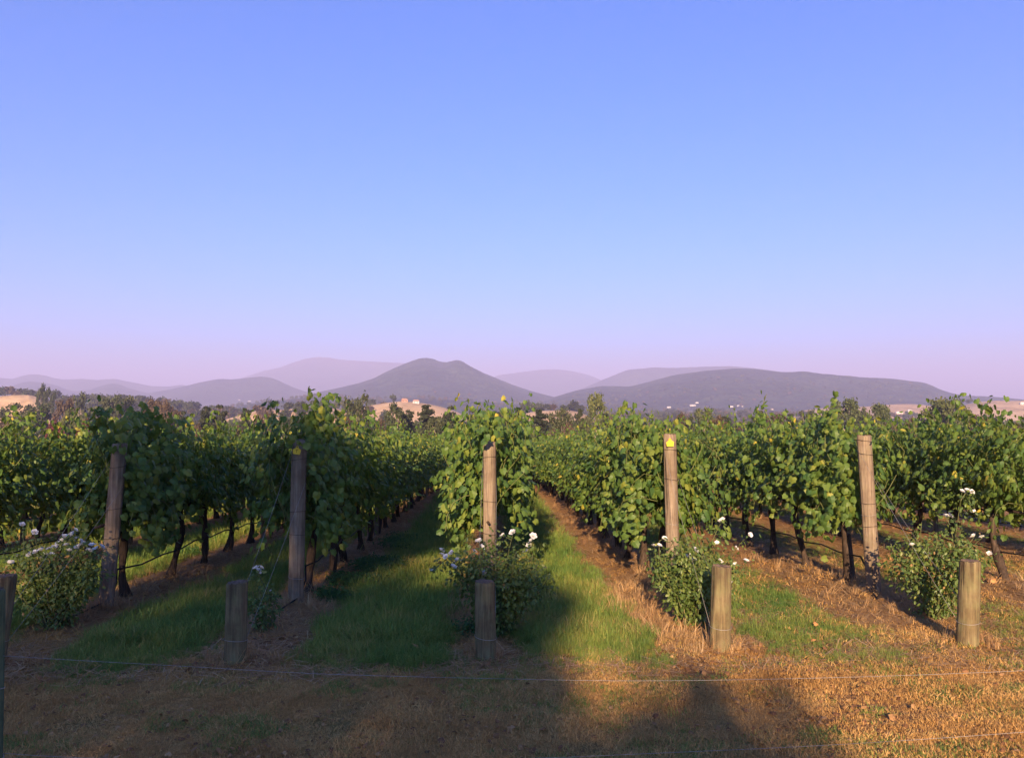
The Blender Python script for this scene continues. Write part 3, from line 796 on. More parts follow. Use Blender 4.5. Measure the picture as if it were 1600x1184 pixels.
# scatter helper (for uncountable growth only)
def scatter(name, pts, meshes, kind="stuff", label=None, cat=None, tilt=0.0):
    """pts rows: x y z rotz scale index"""
    pts = np.asarray(pts, float)
    me = bpy.data.meshes.new(name)
    me.vertices.add(len(pts)); me.vertices.foreach_set("co", pts[:, :3].astype(np.float32).ravel())
    a = me.attributes.new("rot", 'FLOAT_VECTOR', 'POINT')
    rg = np.random.RandomState(len(pts) % 9999)
    rot = np.stack([rg.normal(0, tilt, len(pts)), rg.normal(0, tilt, len(pts)), pts[:, 3]], 1) if tilt else np.stack([0 * pts[:, 3], 0 * pts[:, 3], pts[:, 3]], 1)
    a.data.foreach_set("vector", rot.astype(np.float32).ravel())
    a = me.attributes.new("scl", 'FLOAT', 'POINT'); a.data.foreach_set("value", pts[:, 4].astype(np.float32))
    a = me.attributes.new("idx", 'INT', 'POINT'); a.data.foreach_set("value", pts[:, 5].astype(np.int32))
    c = bpy.data.collections.new(name + "_pieces")
    for i, m in enumerate(meshes):
        c.objects.link(bpy.data.objects.new("%s_piece_%02d" % (name, i), m))
    ng = bpy.data.node_groups.new(name + "_scatter", 'GeometryNodeTree')
    ng.interface.new_socket("Geometry", in_out='INPUT', socket_type='NodeSocketGeometry')
    ng.interface.new_socket("Geometry", in_out='OUTPUT', socket_type='NodeSocketGeometry')
    n, l = ng.nodes, ng.links
    gi, go = n.new("NodeGroupInput"), n.new("NodeGroupOutput")
    ci = n.new("GeometryNodeCollectionInfo"); ci.inputs[0].default_value = c
    ci.inputs["Separate Children"].default_value = True; ci.inputs["Reset Children"].default_value = True
    ip = n.new("GeometryNodeInstanceOnPoints"); ip.inputs["Pick Instance"].default_value = True
    def attr(nm, t):
        q = n.new("GeometryNodeInputNamedAttribute"); q.data_type = t; q.inputs["Name"].default_value = nm
        return [s for s in q.outputs if s.enabled and s.name == "Attribute"][0]
    l.new(gi.outputs[0], ip.inputs["Points"]); l.new(ci.outputs[0], ip.inputs["Instance"])
    l.new(attr("idx", 'INT'), ip.inputs["Instance Index"])
    er = n.new("FunctionNodeEulerToRotation"); l.new(attr("rot", 'FLOAT_VECTOR'), er.inputs[0]); l.new(er.outputs[0], ip.inputs["Rotation"])
    l.new(attr("scl", 'FLOAT'), ip.inputs["Scale"])
    l.new(ip.outputs[0], go.inputs[0])
    o = link(name, me)
    md = o.modifiers.new("scatter", 'NODES'); md.node_group = ng
    return tag(o, label, cat, None, kind)
scatter("distant_vines", far_pts, VAR_FAR, label="mass of distant grapevines far down the rows", cat="grapevines")
dt = []
for (x, y, z, r, s, i) in far_pts: dt.append((x, y, z, r, s, i % 8))
scatter("distant_vine_trunks", dt, TRUNK, label="dark trunks of the distant grapevines", cat="trunks")

# line posts, drip hoses and trellis wires along each row
for k in sorted(COUNT):
    X0, D0 = ROWX[k], row_end(k)
    ys = [D0 + 6.0 * j + .2 for j in range(1, 6)] if abs(k) < 4 else [D0 + 6.2, D0 + 12.2]
    for j, y in enumerate(ys):
        b = Vector((X0 + .05, y, gz(X0, y)))
        V, F, n, nr = log_mesh("line_post", 1.75, .045, .043, (rnd.uniform(-.05, .05), rnd.uniform(-.05, .05)), 200 + k * 7 + j, n=10, rings=6)
        F.append(tuple((nr - 1) * n + q for q in range(n)))
        tag(link("line_post", new_mesh("line_post", V, F, None, True), M['post_wood'], loc=b),
            "slim timber line post, " + ORD[j] + " inside the " + ROWNAME[k], "post", "slim line posts inside the rows")
    for nm, zz, r, m_, lb, ct in (("drip_hose", .40, .0105, 'hose', "black drip irrigation hose strung along the ", "hose"), ("trellis_wire", .93, .0022, 'wire', "thin trellis wire under the leaves of the ", "wire")):
        pts = []
        if nm == "drip_hose":
            q = D0 - .35
            pts += [Vector((X0 - .12, D0 - .75, gz(X0 - .12, D0 - .75) + .012)), Vector((X0 - .04, D0 - .35, gz(X0, D0 - .35) + .02)), Vector((X0 + .07, D0 + .0, gz(X0, D0) + .08)), Vector((X0 + .10, D0 + .14, gz(X0, D0) + .24))]
        y = D0 + .25
        i = 0
        while y < D0 + 60:
            pts.append(Vector((X0 + .07 + .012 * math.sin(y * 2.1 + k), y, gz(X0, y) + zz - (.035 if (i % 2 and nm == "drip_hose") else 0) + .012 * math.sin(y * 1.3 + k)))); y += .61; i += 1
        mb = MB(); mb.tube(pts, r, 6)
        tag(link(nm, mb.mesh(nm, True), M[m_]), lb + ROWNAME[k], ct, nm.replace("_", " ") + "s along the rows")
# short grey stump post at the first vine of the right hand row
sp_ = ground_at(1332, 912)
V, F, n, nr = log_mesh("vine_stake", .62, .046, .042, (-.06, 0), 333, n=12, rings=7); F.append(tuple((nr - 1) * n + q for q in range(n)))
tag(link("vine_stake", new_mesh("vine_stake", V, F, None, True), M['dark_bark'], loc=(sp_.x, sp_.y, sp_.z)), "short grey stub beside the rightmost end post, cut flat at the top", "stake")

# ------------------------------------------------------------------ rose bushes
FL = []
def flower_mesh(seed):
    rg = np.random.RandomState(seed); P, T, N, S, C = [], [], [], [], []
    for ringi, (cnt, tilt, sz) in enumerate(((6, .3, 1.0), (6, .65, .9), (5, 1.0, .75), (5, 1.3, .6), (3, 1.5, .45))):
        for j in range(cnt):
            a = 2 * math.pi * (j + .5 * (ringi % 2)) / cnt + rg.uniform(-.2, .2)
            out = np.array([math.cos(a), math.sin(a), 0.0])
            tp = out * math.cos(tilt) + np.array([0, 0, math.sin(tilt)])
            nr = -out * math.sin(tilt) + np.array([0, 0, math.cos(tilt)]) + rg.normal(0, .12, 3)
            P.append(out * .08); T.append(tp); N.append(nr); S.append(sz * rg.uniform(.85, 1.1)); C.append(rg.rand())
    pv = _fan([(0, 0), (.38, .35), (.42, .75), (.15, 1.0), (-.15, .97), (-.42, .75), (-.38, .35)], (0, .55), -.25, -.12)
    V, F, t = leaf_batch(P, T, N, S, pv[0], pv[1], C)
    me = new_mesh("flower", V, F, t, True); me.materials.append(M['petal']); return me
FL = [flower_mesh(i) for i in range(4)]
ROSE_SPEC = {
    -2: dict(c=(82, 985), D=8.0, w=.52, h=1.0, n=3900, st=24, fl=[(46, 867), (62, 872), (65, 860), (80, 866), (98, 845), (102, 839), (114, 846), (125, 845), (113, 836), (122, 855), (139, 860), (150, 858), (158, 855), (35, 820), (54, 832), (117, 828), (85, 855), (16, 880), (108, 861), (70, 866), (130, 850), (92, 850), (56, 863), (144, 853), (76, 858), (104, 852), (28, 870), (119, 842)],
             label="bushy shaded rose bush thick with white blooms beside the leftmost stake"),
    -1: dict(c=(412, 985), D=8.05, w=.17, h=.52, n=420, st=7, fl=[(400, 888), (407, 887), (403, 893), (421, 925)], label="small sparse rose with two white flower heads by the shaded stake"),
    0: dict(c=(775, 990), D=8.05, w=.58, h=.98, n=4600, st=32, fl=[(691, 867), (697, 870), (711, 880), (708, 886), (715, 876), (674, 892), (748, 846), (752, 855), (757, 895), (802, 832), (831, 845), (827, 852), (833, 838), (690, 860), (706, 864), (786, 837), (741, 862), (790, 920), (822, 862)],
            label="wide dark rose bush with white blooms around the middle stake"),
    1: dict(c=(1082, 978), D=8.1, w=.54, h=.98, n=3600, st=32, fl=[(1023, 854), (1030, 853), (1086, 860), (1076, 870), (1084, 876), (1125, 878), (1150, 857), (1171, 836), (1166, 877), (1128, 814), (1120, 849), (1149, 882), (1038, 842), (1142, 912)],
            label="loose sunlit rose bush with scattered white blooms beside the sunlit stake"),
    2: dict(c=(1462, 965), D=8.3, w=.54, h=1.12, n=3800, st=30, fl=[(1503, 768), (1511, 767), (1518, 769), (1521, 800), (1478, 807), (1484, 806), (1534, 840), (1522, 838), (1546, 865), (1450, 866), (1425, 852)],
            label="sunlit rose bush with long flowering canes at the right stake")}
for k, s in ROSE_SPEC.items():
    g = ground_at(*s['c']); D = g.y
    t = thing("rose_bush", g, s['label'], "rose bush", "rose bushes at the row ends")
    rg = np.random.RandomState(900 + k)
    w, h = s['w'], s['h']
    heads = []
    for (px, py) in s['fl']:
        p = at(px, py, D + rg.uniform(-.28, .1)); heads.append(np.array(p - g))
    stems = MB(); SP_ = []
    for i in range(s['st']):
        a = rg.uniform(0, 2 * math.pi); r = w * math.sqrt(rg.uniform(.05, 1)); hh = h * rg.uniform(.65, 1.0) * (1 - .3 * (r / w) ** 2)
        b = np.array([rg.normal(0, .04), rg.normal(0, .04), -.03]); e = np.array([math.cos(a) * r, math.sin(a) * r * .8, hh])
        mid = (b + e) / 2 + np.array([math.cos(a) * .08, math.sin(a) * .08, .12 * h])
        pts = [(1 - u) ** 2 * b + 2 * u * (1 - u) * mid + u * u * e + rg.normal(0, .012, 3) for u in np.linspace(0, 1, 8)]
        stems.tube([Vector(p) for p in pts], [.009 - .0007 * j for j in range(8)], 5, False); SP_.append(pts)
    for hd in heads:
        src = min(SP_, key=lambda q: np.linalg.norm(q[-1] - hd) + rg.uniform(0, .08))
        b = src[5]; mid = (b + hd) / 2 + rg.normal(0, .03, 3)
        pts = [(1 - u) ** 2 * b + 2 * u * (1 - u) * mid + u * u * (hd - np.array([0, 0, .005])) for u in np.linspace(0, 1, 7)]
        stems.tube([Vector(p) for p in pts], [.005 - .0003 * j for j in range(7)], 5, False); SP_.append(pts)
    link("canes", stems.mesh("canes", True), M['rose_stem'], t)
    P, T, N, S, C = [], [], [], [], []
    weights = np.array([np.linalg.norm(np.asarray(q[-1]) - np.asarray(q[0])) for q in SP_]); weights[s['st']:] *= .45; weights /= weights.sum()
    for i in range(s['n']):
        q = SP_[rg.choice(len(SP_), p=weights)]
        u = rg.beta(2.0, 1.25) * 6.99; j = int(u); j = min(j, len(q) - 2); f = u - int(u)
        c = np.asarray(q[j]) * (1 - f) + np.asarray(q[j + 1]) * f
        off = rg.normal(0, 1, 3); off /= np.linalg.norm(off)
        p = c + off * rg.uniform(.02, .13) * (1.15 if w > .3 else .6)
        if p[2] < .04: p[2] = rg.uniform(.04, .2)
        P.append(p); N.append(off * .4 + np.array([0, -.15, .6]) + rg.normal(0, .4, 3)); T.append(off + np.array([0, 0, -.35]) + rg.normal(0, .3, 3))
        S.append(rg.uniform(.028, .058)); C.append(np.clip(rg.beta(2, 3) * .85 + (rg.rand() < .03) * .5, 0, 1))
    V, F, tt = leaf_batch(P, T, N, S, ROSE[0], ROSE[1], C)
    tag(link("foliage", new_mesh("rose_foliage", V, F, tt), M['rose_leaf'], t), kind="stuff")
    for i, hd in enumerate(heads):
        o = link("flower", FL[i % 4], None, t, loc=Vector(hd))
        sz = rg.uniform(.030, .043); o.scale = (sz, sz, sz)
        o.rotation_euler = (rg.uniform(.1, .9), rg.uniform(-.5, .5), rg.uniform(0, 6.28))

# ------------------------------------------------------------------ grass
def blade_tuft(seed, n, h, spread, w, bend, tint=(.1, .9)):
    rg = np.random.RandomState(seed); V, F, C = [], [], []
    for i in range(n):
        a = rg.uniform(0, 6.283); r = spread * math.sqrt(rg.rand()); b = np.array([math.cos(a) * r, math.sin(a) * r, -.01])
        d = rg.uniform(0, 6.283); dv = np.array([math.cos(d), math.sin(d), 0]); sv = np.array([-dv[1], dv[0], 0])
        L = h * rg.uniform(.5, 1.1); bd = bend * rg.uniform(.3, 1.2); ww = w * rg.uniform(.7, 1.2); c = rg.uniform(*tint)
        q = len(V)
        for j, u in enumerate((0, .45, .8)):
            p = b + np.array([0, 0, 1.0]) * L * (u - .35 * bd * u * u) + dv * L * bd * u * u * .8
            wd = ww * (1 - .55 * u)
            V += [p - sv * wd, p + sv * wd]; C += [c, c]
        V.append(b + np.array([0, 0, 1.0]) * L * (1 - .35 * bd) + dv * L * bd * .8); C.append(c)
        F += [(q, q + 1, q + 3), (q, q + 3, q + 2), (q + 2, q + 3, q + 5), (q + 2, q + 5, q + 4), (q + 4, q + 5, q + 6)]
    return new_mesh("tuft", V, np.array(F), C)
GREEN = [blade_tuft(i, 26, .15 + .02 * (i % 3), .075, .0028, .9) for i in range(6)]
DRY = [blade_tuft(40 + i, 40, .026 + .007 * (i % 3), .08, .0017, 1.5) for i in range(6)]
TALLDRY = [blade_tuft(80 + i, 22, .26, .05, .002, .8) for i in range(4)]
for m_ in GREEN: m_.materials.append(M['green_grass'])
for m_ in DRY: m_.materials.append(M['dry_grass'])
for m_ in TALLDRY: m_.materials.append(M['straw'])
rg = np.random.RandomState(77)
def candidates(n, y0, y1, pw=2.0):
    """points on the ground in front of the camera, denser close by"""
    u = rg.rand(n); y = 1 / (1 / y0 + (1 / y1 - 1 / y0) * u) if pw else y0 + (y1 - y0) * u
    x = (rg.rand(n) * 2 - 1) * (0.72 * y + .6)
    return x, y
def pts_of(x, y, s, k):
    z = ground_z(x, y)
    return np.stack([x, y, z, rg.uniform(0, 6.283, len(x)), s, rg.randint(0, k, len(x))], 1)
x, y = candidates(52000, 6.0, 46.0)
lu = lushness(x, y); so = soilness(x, y)
keep = rg.rand(len(x)) < np.clip(lu * 1.15 - .12 - so * .5, 0, 1)
keep &= (y > 6.4)
x, y = x[keep], y[keep]; lu = lu[keep]
hgt = np.clip(.35 + .85 * lu - .12 * np.clip(x, 0, 4), .3, 1.3) * np.where(y < 7.6, .7, 1.0) * rg.uniform(.7, 1.15, len(x)) * np.clip(y / 12, 1, 1.8)
scatter("green_grass", pts_of(x, y, hgt, 6), GREEN, label="lush green grass growing along the aisles between the rows", cat="grass", tilt=.12)
x, y = candidates(42000, 4.2, 13.0)
lu = lushness(x, y)
keep = (rg.rand(len(x)) < np.clip(1.15 - lu * 1.1, .12, 1) * (1 - .8 * soilness(x, y)))
x, y = x[keep], y[keep]
scatter("dry_grass", pts_of(x, y, (.45 + 1.1 * fbm(x / .5, y / .5, 31.0)) * rg.uniform(.6, 1.3, len(x)) * np.clip(y / 7, .9, 1.5), 6), DRY, label="short dry brown grass across the foreground", cat="grass", tilt=.25)
# small green patches on the mown strip
x, y = candidates(16000, 4.2, 7.6)
n_ = fbm(x / .55, y / .4, 8.0)
keep = rg.rand(len(x)) < np.clip((n_ - .53) * 4.5, 0, .8)
x, y = x[keep], y[keep]
LOWG = [blade_tuft(140 + i, 30, .04, .07, .0022, 1.4) for i in range(4)]
for m_ in LOWG: m_.materials.append(M['green_grass'])
scatter("low_green_grass", pts_of(x, y, rg.uniform(.7, 1.3, len(x)), 4), LOWG, label="low green grass patches in the dry foreground", cat="grass", tilt=.2)
# dry clumps under the rows, round the stakes and posts
x, y = candidates(5200, 7.0, 30.0)
d = row_dist(x)
keep = (d < .55) & (rg.rand(len(x)) < .55) & (y > 8.6)
px_, py_ = list(x[keep]), list(y[keep])
for k in POSTS:
    sx, sy = STAKE[k]; b = post_axis[k][0]
    for j in range(16):
        px_.append(sx + rg.normal(0, .16)); py_.append(sy - .02 + abs(rg.normal(0, .1)) * (1 if rg.rand() < .6 else -1))
        px_.append(b.x + rg.normal(0, .16)); py_.append(b.y - .12 + rg.normal(0, .1))
for j in range(130):   # straw-coloured strip left of the sunlit tagged row
    px_.append(1.55 + rg.normal(0, .22)); py_.append(rg.uniform(7.3, 10.5))
x, y = np.array(px_), np.array(py_)
scatter("dry_grass_clumps", pts_of(x, y, rg.uniform(.35, .95, len(x)), 4), TALLDRY, label="straw coloured dry grass clumps round posts and under the vines", cat="grass", tilt=.3)
# fallen straw and prunings
def straw_piece(seed):
    r_ = np.random.RandomState(seed); V, F, C = [], [], []
    for i in range(12):
        c = np.append(r_.normal(0, .09, 2), .012 + r_.rand() * .012); a = r_.uniform(0, 6.283); L = r_.uniform(.03, .11); w = r_.uniform(.0015, .004)
        dv = np.array([math.cos(a), math.sin(a), r_.uniform(-.1, .1)]); sv = np.array([-dv[1], dv[0], 0])
        q = len(V); V += [c - dv * L - sv * w, c + dv * L - sv * w, c + dv * L + sv * w, c - dv * L + sv * w]; C += [r_.rand()] * 4
        F.append((q, q + 1, q + 2, q + 3))
    me = new_mesh("straw", V, np.array(F), C); me.materials.append(M['straw']); return me
x, y = candidates(30000, 6.6, 26.0)
d = row_dist(x); keep = (d < .75) & (y > 8.2) | (rg.rand(len(x)) < .10)
x, y = x[keep], y[keep]
scatter("fallen_straw", pts_of(x, y, rg.uniform(.7, 1.3, len(x)), 4), [straw_piece(i) for i in range(4)], label="fallen straw and vine prunings littering the soil under the rows", cat="straw")
# dead vine leaves and crumbs of soil lying about
def litter_piece(seed):
    r_ = np.random.RandomState(seed); n = 5
    P = np.stack([r_.normal(0, .12, n), r_.normal(0, .12, n), r_.uniform(.012, .03, n)], 1)
    N = r_.normal(0, .35, (n, 3)) + np.array([0, 0, 1.0]); T = r_.normal(0, 1, (n, 3))
    V, F, t = leaf_batch(P, T, N, r_.uniform(.018, .05, n), GRAPE_FAR[0] * np.array([1, 1, 1.8]), GRAPE_FAR[1], r_.rand(n))
    me = new_mesh("litter", V, F, t); me.materials.append(M['litter']); return me
x, y = candidates(2600, 4.2, 22.0)
keep = rg.rand(len(x)) < np.clip(.25 + soilness(x, y), 0, 1)
scatter("leaf_litter", pts_of(x[keep], y[keep], rg.uniform(.6, 1.3, int(keep.sum())), 4), [litter_piece(i) for i in range(4)], label="scattered dead leaves and crumbs on the grass and soil", cat="leaf litter")
# leafy ground weeds in the shade by the second row
def weed_piece(seed):
    r_ = np.random.RandomState(seed); n = 70
    P = np.stack([r_.normal(0, .07, n), r_.normal(0, .07, n), r_.uniform(.01, .12, n)], 1)
    N = r_.normal(0, .5, (n, 3)) + np.array([0, 0, 1.0]); T = r_.normal(0, 1, (n, 3))
    V, F, t = leaf_batch(P, T, N, r_.uniform(.02, .045, n), ROSE[0], ROSE[1], r_.rand(n))
    me = new_mesh("weed", V, F, t); me.materials.append(M['weed_leaf']); return me
WP = []
for (px, py, sx, sy, n) in ((560, 915, .35, .35, 120), (590, 890, .35, .5, 100), (630, 850, .3, .8, 80), (520, 940, .15, .15, 30), (760, 985, .2, .12, 20), (290, 870, .3, .3, 50)):
    g = ground_at(px, py)
    for i in range(n):
        WP.append((g.x + rg.normal(0, sx * .5), g.y + rg.normal(0, sy * .5)))
WP = np.array(WP)
scatter("ground_weeds", pts_of(WP[:, 0], WP[:, 1], rg.uniform(.6, 1.2, len(WP)), 3), [weed_piece(i) for i in range(3)], label="low leafy green weeds in the shade beside the second row", cat="weeds")
# a few fallen leaves one can pick out
for i, (px, py, s, lb) in enumerate(((612, 999, .085, "large orange fallen leaf on the green grass of the left aisle"), (588, 1010, .06, "small pale fallen leaf left of the large orange one"),
        (975, 1008, .075, "reddish brown fallen leaf at the edge of the shadow"), (1268, 1008, .05, "pale fallen leaf on the sunlit grass left of the right stake"), (1547, 917, .10, "orange fallen leaf beyond the right stake"),
        (1278, 984, .06, "tan fallen leaf in the short grass of the right aisle"), (655, 1018, .07, "brown fallen leaf in the shaded aisle"))):
    g = ground_at(px, py)
    me = new_mesh("fallen_leaf", GRAPE[0] * np.array([1, 1, 1.6]), GRAPE[1])
    o = link("fallen_leaf", me, M['dry_leaf'], loc=(g.x, g.y, g.z + .05), rot=(.35 + .1 * i, .15, i * 1.3), scl=(s, s, s))
    tag(o, lb, "leaf")

# ------------------------------------------------------------------ trees
def crown_batch(clusters, per, size, seed, flat=1.0):
    rg = np.random.RandomState(seed); P, T, N, S, C = [], [], [], [], []
    for (c, r, rz) in clusters:
        n = int(per * (r / 1.0) ** 2) + 8
        d = rg.normal(0, 1, (n, 3)); d /= np.linalg.norm(d, axis=1, keepdims=True)
        rad = rg.rand(n) ** .45
        p = np.array(c) + d * rad[:, None] * np.array([r, r, rz]) * (1 + .18 * rg.normal(0, 1, (n, 1)))
        P.append(p); N.append(d * np.array([.7, .7, 1.0]) + rg.normal(0, .5, (n, 3))); T.append(rg.normal(0, 1, (n, 3)) * np.array([1, 1, flat]))
        S.append(rg.uniform(.6, 1.25, n) * size); C.append(np.clip(rg.normal(.45, .22, n), 0, 1))
    return leaf_batch(np.concatenate(P), np.concatenate(T), np.concatenate(N), np.concatenate(S), TUFTQ[0], TUFTQ[1], np.concatenate(C))
def gum(seed, h=10, spread=3.6, ncl=15, per=90, size=.42, low=.38, bark='gum_bark', leaf='gum_leaf'):
    rnd = random.Random(seed); mb = MB()
    th = h * rnd.uniform(.34, .46)
    base_pts = [(0, 0, -.5), (.1, .05, th * .35), (rnd.uniform(-.3, .3), rnd.uniform(-.3, .3), th * .7), (rnd.uniform(-.4, .4), rnd.uniform(-.4, .4), th)]
    mb.tube(base_pts, [h * .032, h * .026, h * .022, h * .018], 8)
    top = Vector(base_pts[-1]); cl = []
    for i in range(ncl):
        a = 2.399 * i + rnd.uniform(-.4, .4); q = (i + .5) / ncl
        zz = h * (low + (1 - low) * (q ** .8)) * rnd.uniform(.92, 1.0) - .3
        rr = spread * math.sqrt(max(.05, 1 - ((zz / h - .62) / .48) ** 2)) * rnd.uniform(.35, .95)
        c = (top.x + math.cos(a) * rr, top.y + math.sin(a) * rr, zz)
        r = spread * rnd.uniform(.26, .42)
        cl.append((c, r, r * rnd.uniform(.6, .85)))
        s = Vector(base_pts[2]).lerp(top, rnd.random())
        e = Vector(c); m = s.lerp(e, .5) + Vector((0, 0, .2))
        mb.tube([s, m, e], [h * .012, h * .008, h * .003], 5, False)
    V, F, t = crown_batch(cl, per, size, seed)
    return mb.mesh("trunk", True), M[bark], new_mesh("crown", V, F, t), M[leaf]
def pine(seed, h=10, spread=3.6, layers=9, leaf='pine_leaf', per=75):
    rnd = random.Random(seed); mb = MB(); mb.tube([(0, 0, -.5), (.1, 0, h * .5), (0, .1, h * .95)], [h * .035, h * .024, h * .006], 8)
    cl = []
    for i in range(layers):
        q = i / (layers - 1); z = h * (.12 + .85 * q); rr = spread * (1 - q ** 1.7 * .72)
        for j in range(5 if i < layers - 1 else 2):
            a = rnd.uniform(0, 6.283); d = rr * rnd.uniform(.2, .8)
            r = rr * rnd.uniform(.30, .5) + .3
            c = (math.cos(a) * d, math.sin(a) * d, z + rnd.uniform(-.3, .3) - .12 * d)
            cl.append((c, r, .22 * r + .12)); mb.tube([(0, 0, z - .3), c], [h * .008, h * .003], 5, False)
    V, F, t = crown_batch(cl, per, .40, seed, .35)
    return mb.mesh("trunk", True), M['dark_bark'], new_mesh("crown", V, F, t), M[leaf]
def bush(seed, h=5, spread=2.6, leaf='olive_leaf', per=90):
    rnd = random.Random(seed); mb = MB(); mb.tube([(0, 0, -.5), (.1, 0, h * .5), (0, .1, h * .8)], [h * .035, h * .022, h * .006], 8); cl = []
    for i in range(11):
        a = rnd.uniform(0, 6.283); d = spread * rnd.uniform(.1, .7); z = h * rnd.uniform(.22, .82)
        r = spread * rnd.uniform(.32, .5); cl.append(((math.cos(a) * d, math.sin(a) * d, z), r, r * .8)); mb.tube([(0, 0, h * .25), cl[-1][0]], [h * .014, h * .005], 5, False)
    V, F, t = crown_batch(cl, per, .36, seed)
    return mb.mesh("trunk", True), M['dark_bark'], new_mesh("crown", V, F, t), M[leaf]
KIND = {
    'gum': [gum(1), gum(2, spread=4.2), gum(3, spread=3.2, ncl=12)], 'open_gum': [gum(4, spread=4.4, ncl=13, per=60, low=.5), gum(5, spread=3.4, ncl=9, per=45, low=.55)],
    'pine': [pine(6), pine(7, spread=4.4), pine(8, spread=3.0, layers=10)], 'bush': [bush(9), bush(10), bush(13, leaf='gum_leaf')], 'brown': [gum(11, leaf='brown_leaf'), gum(14, leaf='brown_leaf', spread=4.4), bush(12, h=10, spread=4.6, leaf='brown_leaf')],
    'red': [bush(15, h=10, spread=5.5, leaf='red_leaf')], 'olive': [gum(16, spread=5.0, ncl=20, low=.25, leaf='olive_leaf'), gum(17, spread=4.2, ncl=16, low=.3, leaf='olive_leaf')]}
for v in KIND.values():
    for (a, am, b, bm) in v: a.materials.append(am); b.materials.append(bm)
KNAME = {'gum': 'gum_tree', 'open_gum': 'gum_tree', 'pine': 'pine_tree', 'bush': 'bushy_tree', 'brown': 'gum_tree', 'red': 'red_leaved_tree', 'olive': 'broad_tree'}
def tree(kind, px, top_py, D, w=None, label=None, v=None, group="trees beyond the vineyard"):
    p = at(px, top_py, D); zg = float(base_z(p.x, D))
    # stand on whichever rise lies here
    h = max(2.5, p.z - zg)
    vs = KIND[kind]; i = (int(px) % len(vs)) if v is None else v
    a, am, b, bm = vs[i]
    hn = {'bush': 5.0}.get(kind, 10.0)
    s = h / hn
    sxy = s if w is None else (w / 1250.0 * D) / (2 * {'gum': 4.6, 'open_gum': 4.9, 'pine': 4.4, 'bush': 3.3, 'brown': 5.0, 'red': 6.5, 'olive': 6.0}[kind])
    t = thing(KNAME[kind], (p.x, D, zg), label, "tree", group, rotz=(px * 1.7) % 6.28)
    t.scale = (sxy, sxy, s)
    link("trunk", a, None, t); tag(link("crown", b, None, t), kind="stuff")
